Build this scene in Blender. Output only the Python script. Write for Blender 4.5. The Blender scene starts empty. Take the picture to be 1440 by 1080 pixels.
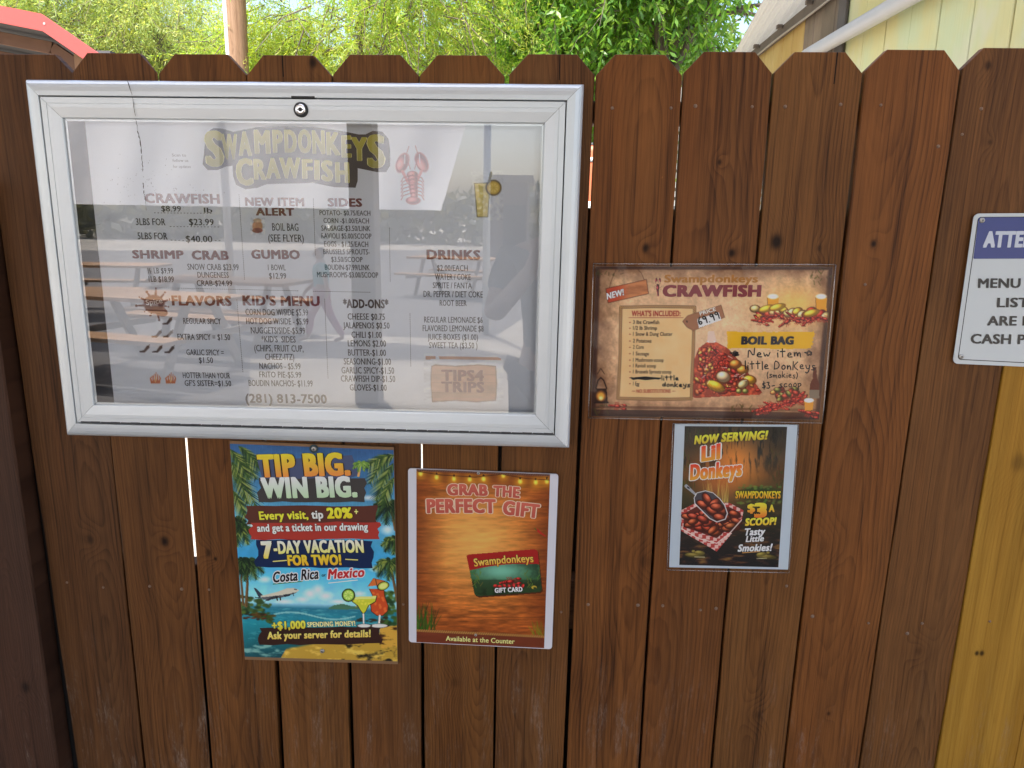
import bpy, bmesh, math, random
import numpy as np
from mathutils import Vector, Matrix

# ------------------------------------------------------------------ camera, sky, sun, exposure
SC = bpy.context.scene
COL = SC.collection
FPX = 1040.0
CAM = np.array([0.0837, -1.2867, 1.55])
YAW, PITCH, ROLL = -0.04741, 0.22096, 0.01691


def cam_axes():
    cy, sy, cp, sp = math.cos(YAW), math.sin(YAW), math.cos(PITCH), math.sin(PITCH)
    f = np.array([sy * cp, cy * cp, -sp])
    r = np.array([cy, -sy, 0.0])
    u = np.cross(r, f)
    cr, sr = math.cos(ROLL), math.sin(ROLL)
    return r * cr + u * sr, u * cr - r * sr, f


AR, AU, AF = cam_axes()
cd = bpy.data.cameras.new("camera")
cam = bpy.data.objects.new("camera", cd)
COL.objects.link(cam)
cam.matrix_world = Matrix(((AR[0], AU[0], -AF[0], CAM[0]), (AR[1], AU[1], -AF[1], CAM[1]),
                           (AR[2], AU[2], -AF[2], CAM[2]), (0, 0, 0, 1)))
cd.sensor_width = 36.0
cd.lens = 36.0 * FPX / 1440.0
cd.clip_start = 0.05
cd.clip_end = 2000
SC.camera = cam

SUN_EL, SUN_AZ = 60.0, 205.0        # degrees; azimuth clockwise from +Y: the sun stands behind the photographer
W = bpy.data.worlds.new("World")
SC.world = W
W.use_nodes = True
wn = W.node_tree.nodes
sky = wn.new("ShaderNodeTexSky")
sky.sky_type = 'NISHITA'
sky.sun_disc = False
sky.sun_elevation = math.radians(SUN_EL)
sky.sun_rotation = math.radians(SUN_AZ)
sky.air_density = 1.0
sky.dust_density = 4.0
sky.ozone_density = 1.0
W.node_tree.links.new(sky.outputs[0], wn["Background"].inputs[0])
wn["Background"].inputs[1].default_value = 0.15
sd = bpy.data.lights.new("sun", 'SUN')
sd.energy = 3.0
sd.angle = math.radians(0.53)
sd.color = (1.0, 0.95, 0.88)
sun = bpy.data.objects.new("sun", sd)
COL.objects.link(sun)
_e, _a = math.radians(SUN_EL), math.radians(SUN_AZ)
SUNDIR = Vector((math.sin(_a) * math.cos(_e), math.cos(_a) * math.cos(_e), math.sin(_e)))
sun.rotation_euler = SUNDIR.to_track_quat('Z', 'Y').to_euler()
sun.location = (0, -6, 12)
SC.view_settings.view_transform = 'Standard'
SC.view_settings.look = 'None'
SC.view_settings.exposure = 1.7
SC.view_settings.gamma = 1.0
SC.view_settings.use_curve_mapping = False

rnd = random.Random(7)
nrs = np.random.RandomState(11)


# ------------------------------------------------------------------ measuring helpers
def ray(x, y):
    return AF + AR * ((x - 720.0) / FPX) + AU * ((540.0 - y) / FPX)


def at_y(x, y, py=0.0):
    d = ray(x, y)
    return CAM + d * ((py - CAM[1]) / d[1])


def at_z(x, y, pz):
    d = ray(x, y)
    return CAM + d * ((pz - CAM[2]) / d[2])


def at_x(x, y, pxx):
    d = ray(x, y)
    return CAM + d * ((pxx - CAM[0]) / d[0])


def at_y_grid(X, Y, py):
    d = AF[None] + AR[None] * ((X - 720.0) / FPX)[:, None] + AU[None] * ((540.0 - Y) / FPX)[:, None]
    return CAM[None] + d * ((py - CAM[1]) / d[:, 1])[:, None]


def mirror_ground(x, y, z=0.0):
    """where a thing seen in the glass at (x, y) stands: the ray bounced off the pane"""
    p = at_z(x, y, z)
    yp = -0.036
    return np.array([p[0], 2 * yp - p[1], z])


def lin(c):
    a = np.asarray(c, float) / 255.0
    return np.where(a <= 0.04045, a / 12.92, ((a + 0.055) / 1.055) ** 2.4)


# ------------------------------------------------------------------ object helpers
def empty(name, loc, label, cat, group=None, rotz=0.0):
    o = bpy.data.objects.new(name, None)
    COL.objects.link(o)
    o.location = loc
    o.rotation_euler = (0, 0, rotz)
    o.empty_display_size = 0.1
    o["label"] = label
    o["category"] = cat
    if group:
        o["group"] = group
    return o


def obj(name, mesh, mat=None, parent=None, loc=None, label=None):
    """links a mesh whose vertices are in world space; if parented, they are made local to the parent's place"""
    o = bpy.data.objects.new(name, mesh)
    COL.objects.link(o)
    if mat is not None and not mesh.materials:
        mesh.materials.append(mat)
    if parent is not None:
        o.parent = parent
        off = Vector((0, 0, 0))
        p = parent
        while p is not None:
            off += Vector(p.location)
            p = p.parent
        if loc is None:
            mesh.transform(Matrix.Translation(-off))
        else:
            mesh.transform(Matrix.Translation(-Vector(loc)))
            o.location = Vector(loc) - off
    elif loc is not None:
        mesh.transform(Matrix.Translation(-Vector(loc)))
        o.location = loc
    if label:
        o["label"] = label
    return o


def tag(o, label, cat, group=None):
    o["label"] = label
    o["category"] = cat
    if group:
        o["group"] = group
    return o


def structure(o):
    o["kind"] = "structure"
    return o


class MB:
    def __init__(self):
        self.v, self.f, self.m = [], [], []

    def add(self, vs, fs, m=0):
        b = len(self.v)
        self.v += [tuple(map(float, p)) for p in vs]
        self.f += [tuple(b + i for i in f) for f in fs]
        self.m += [m] * len(fs)

    def box(self, lo, hi, m=0, rot=None, at=None):
        x0, y0, z0 = lo
        x1, y1, z1 = hi
        vs = [(x0, y0, z0), (x1, y0, z0), (x1, y1, z0), (x0, y1, z0), (x0, y0, z1), (x1, y0, z1), (x1, y1, z1), (x0, y1, z1)]
        if rot is not None:
            vs = [tuple(rot @ Vector(p) + Vector(at or (0, 0, 0))) for p in vs]
        self.add(vs, [(0, 3, 2, 1), (4, 5, 6, 7), (0, 1, 5, 4), (1, 2, 6, 5), (2, 3, 7, 6), (3, 0, 4, 7)], m)

    def beam(self, a, b, w, h, m=0, up=(0, 0, 1)):
        a, b = Vector(a), Vector(b)
        d = (b - a).normalized()
        s = d.cross(Vector(up))
        if s.length < 1e-4:
            s = d.cross(Vector((0, 1, 0)))
        s.normalize()
        t = s.cross(d).normalized()
        vs = []
        for p in (a, b):
            for i, j in ((-1, -1), (1, -1), (1, 1), (-1, 1)):
                vs.append(p + s * (i * w / 2) + t * (j * h / 2))
        self.add(vs, [(0, 1, 2, 3), (7, 6, 5, 4), (0, 4, 5, 1), (1, 5, 6, 2), (2, 6, 7, 3), (3, 7, 4, 0)], m)

    def tube(self, pts, radii, n=10, m=0, caps=True):
        pts = [Vector(p) for p in pts]
        rings = []
        ref = Vector((0.3, 0.2, 1)).normalized()
        for i, p in enumerate(pts):
            d = (pts[min(i + 1, len(pts) - 1)] - pts[max(i - 1, 0)]).normalized()
            s = d.cross(ref)
            if s.length < 0.05:
                s = d.cross(Vector((1, 0, 0)))
            s.normalize()
            t = d.cross(s)
            r = radii[i] if hasattr(radii, '__len__') else radii
            rings.append([p + (s * math.cos(2 * math.pi * k / n) + t * math.sin(2 * math.pi * k / n)) * r for k in range(n)])
        vs = [q for R in rings for q in R]
        fs = []
        for i in range(len(pts) - 1):
            for k in range(n):
                fs.append((i * n + k, i * n + (k + 1) % n, (i + 1) * n + (k + 1) % n, (i + 1) * n + k))
        if caps:
            fs.append(tuple(range(n - 1, -1, -1)))
            fs.append(tuple((len(pts) - 1) * n + k for k in range(n)))
        self.add(vs, fs, m)

    def mesh(self, name, mats=(), smooth=False):
        me = bpy.data.meshes.new(name)
        me.from_pydata(self.v, [], self.f)
        for mt in mats:
            me.materials.append(mt)
        if len(mats) > 1:
            me.polygons.foreach_set("material_index", self.m)
        if smooth:
            me.polygons.foreach_set("use_smooth", [True] * len(me.polygons))
        me.update()
        return me


def bevel_mesh(me, w=0.0015, seg=1):
    bm = bmesh.new()
    bm.from_mesh(me)
    bmesh.ops.recalc_face_normals(bm, faces=bm.faces)
    bmesh.ops.bevel(bm, geom=list(bm.edges), offset=w, segments=seg, affect='EDGES', profile=0.6)
    bm.to_mesh(me)
    bm.free()
    me.update()
    return me


# ------------------------------------------------------------------ materials
def newmat(name):
    m = bpy.data.materials.new(name)
    m.use_nodes = True
    nt = m.node_tree
    return m, nt, nt.nodes, nt.links, nt.nodes["Principled BSDF"]


def math_node(nt, op, a, b=None, c=None, clamp=False):
    n = nt.nodes.new("ShaderNodeMath")
    n.operation = op
    n.use_clamp = clamp
    for i, v in enumerate((a, b, c)):
        if v is None:
            continue
        if isinstance(v, (int, float)):
            n.inputs[i].default_value = v
        else:
            nt.links.new(v, n.inputs[i])
    return n.outputs[0]


def mix_col(nt, fac, a, b, blend='MIX'):
    n = nt.nodes.new("ShaderNodeMix")
    n.data_type = 'RGBA'
    n.blend_type = blend
    for sock, v in ((n.inputs[0], fac), (n.inputs[6], a), (n.inputs[7], b)):
        if isinstance(v, (int, float)):
            sock.default_value = v
        elif isinstance(v, (tuple, list, np.ndarray)):
            sock.default_value = (float(v[0]), float(v[1]), float(v[2]), 1.0)
        else:
            nt.links.new(v, sock)
    return n.outputs[2]


def noise(nt, vec, scale, detail=3.0, rough=0.55):
    n = nt.nodes.new("ShaderNodeTexNoise")
    n.inputs["Scale"].default_value = scale
    n.inputs["Detail"].default_value = detail
    n.inputs["Roughness"].default_value = rough
    if vec is not None:
        nt.links.new(vec, n.inputs["Vector"])
    return n.outputs["Fac"]


def scaled(nt, vec, s, off=(0, 0, 0)):
    n = nt.nodes.new("ShaderNodeMapping")
    n.inputs["Scale"].default_value = s
    n.inputs["Location"].default_value = off
    nt.links.new(vec, n.inputs["Vector"])
    return n.outputs[0]


def ramp(nt, fac, stops):
    n = nt.nodes.new("ShaderNodeMapRange")
    n.interpolation_type = 'SMOOTHSTEP'
    n.inputs[1].default_value, n.inputs[2].default_value, n.inputs[3].default_value, n.inputs[4].default_value = stops
    nt.links.new(fac, n.inputs[0])
    return n.outputs[0]


def coords(nt, kind="Object"):
    return nt.nodes.new("ShaderNodeTexCoord").outputs[kind]


def plain(name, col, rough=0.6, metal=0.0, var=0.12, scale=14.0, bump=0.0, coat=0.0, spec=0.5):
    m, nt, N, L, P = newmat(name)
    oc = coords(nt)
    n = noise(nt, oc, scale, 4)
    c = np.asarray(col, float)
    L.new(mix_col(nt, n, c * (1 - var), np.clip(c * (1 + var), 0, 1)), P.inputs["Base Color"])
    P.inputs["Roughness"].default_value = rough
    P.inputs["Metallic"].default_value = metal
    P.inputs["Coat Weight"].default_value = coat
    P.inputs["Specular IOR Level"].default_value = spec
    if bump:
        b = N.new("ShaderNodeBump")
        b.inputs["Strength"].default_value = bump
        b.inputs["Distance"].default_value = 0.002
        L.new(noise(nt, oc, scale * 6, 4), b.inputs["Height"])
        L.new(b.outputs[0], P.inputs["Normal"])
    return m


def wood(name, dark, light, seed, knots=(), cracks=(), ring=0.0055, pith=0.03, scuff=True, along='z', streak=0.35, rough=0.55, tint=1.0):
    """flat-sawn board: rings about a wandering pith, bent round the knots; grain along local z"""
    m, nt, N, L, P = newmat(name)
    r = random.Random(seed * 77 + 5)
    oc = coords(nt)
    sep = N.new("ShaderNodeSeparateXYZ")
    L.new(oc, sep.inputs[0])
    X, Y, Z = sep.outputs
    if along == 'x':
        X, Z = Z, X
    cmb = N.new("ShaderNodeCombineXYZ")
    L.new(X, cmb.inputs[0]); L.new(Z, cmb.inputs[2])
    cmb.inputs[1].default_value = seed * 3.17
    V = cmb.outputs[0]
    # wandering pith
    wob = noise(nt, scaled(nt, V, (0.4, 1, 0.9)), 1.6, 2)
    wob2 = noise(nt, scaled(nt, V, (0.4, 1, 0.9), (5, 3, 1)), 1.3, 2)
    dx = math_node(nt, 'ADD', X, math_node(nt, 'MULTIPLY_ADD', wob, 0.10, r.uniform(-pith, pith) - 0.05))
    dep = math_node(nt, 'MULTIPLY_ADD', wob2, 0.11, r.uniform(-0.03, 0.05))
    dep = math_node(nt, 'MULTIPLY_ADD', Z, r.uniform(-0.035, 0.035), dep)
    jit = noise(nt, scaled(nt, V, (18, 1, 2.2)), 2.0, 3)
    q = math_node(nt, 'SQRT', math_node(nt, 'ADD', math_node(nt, 'POWER', math_node(nt, 'ABSOLUTE', dx), 2.0),
                                         math_node(nt, 'POWER', math_node(nt, 'ABSOLUTE', dep), 2.0)))
    q = math_node(nt, 'MULTIPLY_ADD', jit, 0.007, q)
    kdark = None
    for (kx, kz, kr, ks) in knots:
        ax = math_node(nt, 'MULTIPLY', math_node(nt, 'SUBTRACT', X, kx), 1.0 / kr)
        az = math_node(nt, 'MULTIPLY', math_node(nt, 'SUBTRACT', Z, kz), 0.75 / kr)
        d2 = math_node(nt, 'ADD', math_node(nt, 'MULTIPLY', ax, ax), math_node(nt, 'MULTIPLY', az, az))
        d2 = math_node(nt, 'MULTIPLY', d2, math_node(nt, 'MULTIPLY_ADD', jit, 1.6, 0.25))
        bend = math_node(nt, 'EXPONENT', math_node(nt, 'MULTIPLY', d2, -0.16))
        q = math_node(nt, 'MULTIPLY_ADD', bend, kr * 1.5, q)
        core = math_node(nt, 'MULTIPLY', math_node(nt, 'EXPONENT', math_node(nt, 'MULTIPLY', math_node(nt, 'POWER', d2, 1.5), -2.6)), ks)
        kdark = core if kdark is None else math_node(nt, 'MAXIMUM', kdark, core)
    ph = math_node(nt, 'FRACT', math_node(nt, 'MULTIPLY', q, 1.0 / (ring * .72)))
    late = math_node(nt, 'POWER', ph, 2.6)                       # dark latewood at each ring's end
    late = math_node(nt, 'MULTIPLY', late, ramp(nt, ph, (1.0, 0.86, 0.0, 1.0)))
    # fade rings in places, so that some of the board is nearly plain
    fade = ramp(nt, noise(nt, scaled(nt, V, (6, 1, 0.8), (2, 9, 4)), 1.5, 2), (0.3, 0.68, 0.25, 1.0))
    late = math_node(nt, 'MULTIPLY', late, fade)
    fib = noise(nt, scaled(nt, V, (900, 1, 14)), 1.0, 3, 0.7)
    fib2 = noise(nt, scaled(nt, V, (220, 1, 5)), 1.0, 4, 0.6)
    stk = noise(nt, scaled(nt, V, (34, 1, 0.9), (1, 2, 7)), 1.0, 4, 0.6)
    blo = noise(nt, scaled(nt, V, (9, 1, 3.2), (7, 4, 2)), 1.0, 4, 0.6)
    t = math_node(nt, 'MULTIPLY_ADD', late, -0.46, 0.66)
    t = math_node(nt, 'ADD', t, math_node(nt, 'MULTIPLY_ADD', fib, 0.70, -0.35))
    t = math_node(nt, 'ADD', t, math_node(nt, 'MULTIPLY_ADD', fib2, 0.85, -0.425))
    t = math_node(nt, 'ADD', t, math_node(nt, 'MULTIPLY_ADD', stk, streak * 2.6, -streak * 1.3))
    t = math_node(nt, 'ADD', t, math_node(nt, 'MULTIPLY_ADD', blo, 0.7, -0.35), clamp=True)
    thin = ramp(nt, noise(nt, scaled(nt, V, (170, 1, 1.7), (6, 2, 1)), 1.0, 3, .6), (.56, .66, 0.0, .29))
    t = math_node(nt, 'SUBTRACT', t, thin, clamp=True)
    hue = mix_col(nt, noise(nt, scaled(nt, V, (14, 1, 1.1), (3, 8, 8)), 1.0, 3), np.asarray(light) * (1.12, 0.98, 0.82), np.asarray(light) * (0.88, 1.02, 1.2))
    c = mix_col(nt, t, dark, hue)
    if kdark is not None:
        c = mix_col(nt, math_node(nt, 'MINIMUM', kdark, 0.93), c, np.asarray(dark) * 0.16)
    for (cx_, z0, z1, wd) in cracks:
        inx = math_node(nt, 'LESS_THAN', math_node(nt, 'ABSOLUTE', math_node(nt, 'ADD', math_node(nt, 'SUBTRACT', X, cx_), math_node(nt, 'MULTIPLY_ADD', fib2, 0.004, -0.002))), wd)
        inz = math_node(nt, 'MULTIPLY', math_node(nt, 'GREATER_THAN', Z, z0), math_node(nt, 'LESS_THAN', Z, z1))
        c = mix_col(nt, math_node(nt, 'MULTIPLY', inx, inz), c, np.asarray(dark) * 0.12)
    # pale flecks where the stain has been knocked off
    fl = ramp(nt, noise(nt, scaled(nt, V, (95, 1, 40), (4, 4, 4)), 1.0, 2), (0.80, 0.85, 0.0, 0.55))
    c = mix_col(nt, fl, c, np.asarray(light) * 2.2)
    if scuff:
        low = ramp(nt, Z, (0.78, 0.48, 0.0, 1.0))
        pat = ramp(nt, noise(nt, scaled(nt, V, (34, 1, 6), (9, 1, 6)), 1.0, 6, 0.75), (0.50, 0.74, 0.0, 1.0))
        grit = ramp(nt, noise(nt, scaled(nt, V, (260, 1, 60), (9, 1, 6)), 1.0, 4, 0.7), (0.42, 0.7, 0.15, 1.0))
        c = mix_col(nt, math_node(nt, 'MULTIPLY', math_node(nt, 'MULTIPLY', low, pat), math_node(nt, 'MULTIPLY', grit, 0.62)), c, (0.36, 0.29, 0.235))
    L.new(c, P.inputs["Base Color"])
    P.inputs["Roughness"].default_value = rough
    P.inputs["Specular IOR Level"].default_value = 0.16
    b = N.new("ShaderNodeBump")
    b.inputs["Strength"].default_value = 0.55
    b.inputs["Distance"].default_value = 0.0012
    h = math_node(nt, 'MULTIPLY_ADD', late, 0.5, math_node(nt, 'MULTIPLY', fib2, 0.7))
    h = math_node(nt, 'MULTIPLY_ADD', fib, 0.3, h)
    L.new(h, b.inputs["Height"])
    L.new(b.outputs[0], P.inputs["Normal"])
    return m


def ink_mat(name, rough=0.35, spec=0.5, grain=0.05):
    """printed surface: the ink colour is stored per vertex"""
    m, nt, N, L, P = newmat(name)
    a = N.new("ShaderNodeAttribute")
    a.attribute_name = "ink"
    n = noise(nt, coords(nt), 900, 2)
    L.new(mix_col(nt, 1.0, a.outputs["Color"], mix_col(nt, n, (1 - grain,) * 3, (1, 1, 1)), 'MULTIPLY'), P.inputs["Base Color"])
    P.inputs["Roughness"].default_value = rough
    P.inputs["Specular IOR Level"].default_value = spec
    return m


def glass_mat(name, refl=1.0, base=0.03, ior=1.5, rough=0.0, tint=(1, 1, 1), dirt=0.0):
    m, nt, N, L, P = newmat(name)
    N.remove(P)
    out = N["Material Output"]
    tr = N.new("ShaderNodeBsdfTransparent")
    tr.inputs[0].default_value = (*tint, 1)
    gl = N.new("ShaderNodeBsdfGlossy")
    gl.inputs["Roughness"].default_value = rough
    gl.inputs["Color"].default_value = (1, 1, 1, 1)
    fr = N.new("ShaderNodeFresnel")
    fr.inputs[0].default_value = ior
    fac = math_node(nt, 'MULTIPLY_ADD', fr.outputs[0], refl, base, clamp=True)
    mx = N.new("ShaderNodeMixShader")
    L.new(fac, mx.inputs[0]); L.new(tr.outputs[0], mx.inputs[1]); L.new(gl.outputs[0], mx.inputs[2])
    res = mx.outputs[0]
    if dirt:
        df = N.new("ShaderNodeBsdfDiffuse")
        df.inputs[0].default_value = (0.75, 0.74, 0.7, 1)
        mx2 = N.new("ShaderNodeMixShader")
        oc = coords(nt)
        d1 = ramp(nt, noise(nt, scaled(nt, oc, (7, 1, 2.5)), 1.0, 6, 0.7), (0.42, 0.75, 0.15, 1.0))
        d2 = ramp(nt, noise(nt, oc, 240, 2), (0.62, 0.72, 0.25, 1.0))
        L.new(math_node(nt, 'MULTIPLY', math_node(nt, 'MULTIPLY', d1, d2), dirt), mx2.inputs[0])
        L.new(res, mx2.inputs[1]); L.new(df.outputs[0], mx2.inputs[2])
        res = mx2.outputs[0]
    L.new(res, out.inputs[0])
    return m


def leaf_mat(name, cols, trans=0.45, rough=0.45):
    m, nt, N, L, P = newmat(name)
    g = N.new("ShaderNodeNewGeometry")
    n = noise(nt, coords(nt), 1.1, 3)
    c = mix_col(nt, ramp(nt, n, (0.35, 0.65, 0, 1)), cols[0], cols[1])
    c = mix_col(nt, math_node(nt, 'POWER', g.outputs["Random Per Island"], 2.0), c, cols[2])
    L.new(c, P.inputs["Base Color"])
    P.inputs["Roughness"].default_value = rough
    tr = N.new("ShaderNodeBsdfTranslucent")
    L.new(mix_col(nt, 1.0, c, (1.9, 1.7, 0.8), 'MULTIPLY'), tr.inputs[0])
    mx = N.new("ShaderNodeMixShader")
    mx.inputs[0].default_value = trans
    L.new(P.outputs[0], mx.inputs[1]); L.new(tr.outputs[0], mx.inputs[2])
    L.new(mx.outputs[0], N["Material Output"].inputs[0])
    return m


def gravel_mat(name, a, b, scale=60, rough=0.9):
    m, nt, N, L, P = newmat(name)
    oc = coords(nt)
    v = N.new("ShaderNodeTexVoronoi")
    v.inputs["Scale"].default_value = scale
    L.new(oc, v.inputs["Vector"])
    c = mix_col(nt, v.outputs["Color"], a, b)
    c = mix_col(nt, ramp(nt, noise(nt, oc, 0.5, 5), (0.35, 0.65, 0.0, 0.5)), c, np.asarray(a) * 0.6)
    L.new(c, P.inputs["Base Color"])
    P.inputs["Roughness"].default_value = rough
    bp = N.new("ShaderNodeBump")
    bp.inputs["Distance"].default_value = 0.01
    L.new(v.outputs["Distance"], bp.inputs["Height"])
    L.new(bp.outputs[0], P.inputs["Normal"])
    return m


M_ALU = plain("brushed_aluminium", (0.685, 0.725, 0.745), rough=0.34, metal=0.30, var=0.07, scale=9, bump=0.03)
M_CHROME = plain("chrome", (0.75, 0.75, 0.75), rough=0.15, metal=1.0, var=0.03)
M_BLACK = plain("black_plastic", (0.012, 0.012, 0.013), rough=0.5)
M_SCREW = plain("zinc_screw", (0.45, 0.43, 0.40), rough=0.4, metal=0.8, var=0.2, scale=300)
M_RUST = plain("rusty_nail", (0.23, 0.15, 0.10), rough=0.6, metal=0.4, var=0.4, scale=300)
M_CORR = plain("corrugated_plastic_edge", (0.42, 0.34, 0.26), rough=0.5, var=0.15)

# ------------------------------------------------------------------ ground
def sheet(name, x0, y0, x1, y1, z, mat):
    b = MB()
    b.add([(x0, y0, z), (x1, y0, z), (x1, y1, z), (x0, y1, z)], [(0, 1, 2, 3)])
    o = obj(name, b.mesh(name), mat)
    return structure(o)


sheet("ground", -150, -150, 150, 150, 0.0, gravel_mat("pale_gravel", (0.40, 0.36, 0.30), (0.56, 0.51, 0.44)))
sheet("pavement", -6.5, -4.3, 4.5, -0.25, 0.004, plain("worn_concrete", (0.17, 0.155, 0.14), rough=0.85, var=0.25, scale=3))

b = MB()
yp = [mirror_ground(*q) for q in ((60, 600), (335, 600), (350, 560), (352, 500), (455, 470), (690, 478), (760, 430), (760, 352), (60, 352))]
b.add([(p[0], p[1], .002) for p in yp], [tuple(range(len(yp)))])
structure(obj("yard_shade", b.mesh("yard_shade"), plain("dark_yard_shade", (.15, .14, .135), rough=.95, var=.35, scale=1.4)))  # shade on the yard, put in as a darker sheet over the gravel

# ------------------------------------------------------------------ fence
# each line: (x at y0, y0, x at y1, y1) of a board edge as measured on the photograph, unprojected to the fence plane
def edge(x0, y0, x1, y1):
    a, b = at_y(x0, y0), at_y(x1, y1)
    k = (b[0] - a[0]) / (b[2] - a[2])
    return lambda z: a[0] + k * (z - a[2])


L_EDGE = [edge(-33, 100, 108, 1080), edge(101.6, 102, 205.5, 1080), edge(222.9, 105, 298.9, 1080), edge(347, 106, 400, 1080),
          edge(467.5, 106, 498, 1080), edge(590, 106, 597.5, 1080), edge(716.5, 104, 695.5, 1080), edge(838.3, 108, 797.5, 1080),
          edge(962.6, 102, 901, 1080), edge(1089.5, 100, 1002.5, 1080), edge(1218, 97, 1103.5, 1080), edge(1353.5, 94, 1209.5, 1080),
          edge(1483.5, 100, 1316, 1080), edge(1622, 100, 1425.5, 1080), edge(1762, 100, 1536, 1080)]
R_EDGE = [edge(101, 102, 200.5, 1080), edge(222.3, 105, 296, 1080), edge(345.3, 106, 393.5, 1080), edge(466, 106, 492.3, 1080),
          edge(588, 106, 592.3, 1080), edge(708.5, 104, 693, 1080), edge(836, 108, 791.2, 1080), edge(959.8, 102, 897.3, 1080),
          edge(1086.5, 100, 999.3, 1080), edge(1213.5, 97, 1101, 1080), edge(1351.8, 94, 1207, 1080), edge(1482, 100, 1314.6, 1080),
          edge(1620, 100, 1424, 1080), edge(1760, 100, 1534, 1080), edge(1900, 100, 1645, 1080)]
TOPS = [(40, 75.5), (160, 74.5), (285, 76), (406, 77.5), (527, 76.5), (650, 77.5), (772, 75.5), (900, 76.5), (1028, 72.5), (1152, 73),
        (1280, 70), (1410, 67), (1550, 64), (1690, 62), (1830, 60)]
KNOTS = {0: [(126, 760, 9, .5)], 1: [(164, 1022, 6, .8), (232, 761, 8, .95)], 2: [(293, 777, 7, .6), (269, 1030, 9, .35), (303, 786, 4, .9)], 3: [(440, 88, 9, .9), (332, 1005, 4, .8), (375, 988, 6, .5)],
         5: [(640, 960, 9, .3)], 7: [(907, 790, 12, .35), (908, 349, 7, .9)], 8: [(1029, 356, 7, .95), (1012, 228, 4.5, .8)],
         9: [(1092, 340, 13, 1.0), (1152, 349, 5, .5), (1064, 1005, 9, .3)], 10: [(1228, 343, 6, .95), (1158, 768, 13, .2), (1165, 1003, 4, .7)],
         11: [(1390, 92, 6, .7), (1293, 916, 8, .3), (1393, 200, 4, .5)], 12: [(1373, 918, 5, 1.0), (1380, 918, 5, 1.0), (1432, 650, 16, .45)]}
CRACKS = {3: [(397, 60, 108, .0011)], 6: [(787, 70, 112, .0010)], 9: [(1176, 60, 118, .0010)]}
NAILS = [(861, 152), (943.5, 152), (978, 149), (1058, 150), (1104, 150), (1182, 147), (1238, 148), (1319, 206), (1353, 189), (1380, 153),
         (93, 820), (144, 827), (211, 824), (256, 828), (294, 829), (789, 862), (827, 850), (897, 851), (932, 852), (1106, 824), (1142, 866),
         (1221, 876), (1276, 891), (1297, 877), (1133, 823), (1216, 400), (567, 850), (985, 858), (1007, 856), (1391, 873)]
fence = empty("wooden_fence", (0, 0, 0), "brown stained dog-eared board fence carrying the menu case and posters", "fence")
BASEC = {"dark": (0.042, 0.0155, 0.0055), "light": (0.218, 0.0890, 0.0262)}
TINTS = [(.66, .68, .78), (.80, .78, .76), (.92, .88, .80), (.98, .96, .90), (.86, .86, .90), (1.0, .98, .86), (.90, .90, .90), (1.10, .98, .84),
         (1.0, .90, .82), (1.06, 1.08, 1.02), (1.18, 1.06, .90), (.98, 1.02, 1.04)]
BOARDS = []
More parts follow.
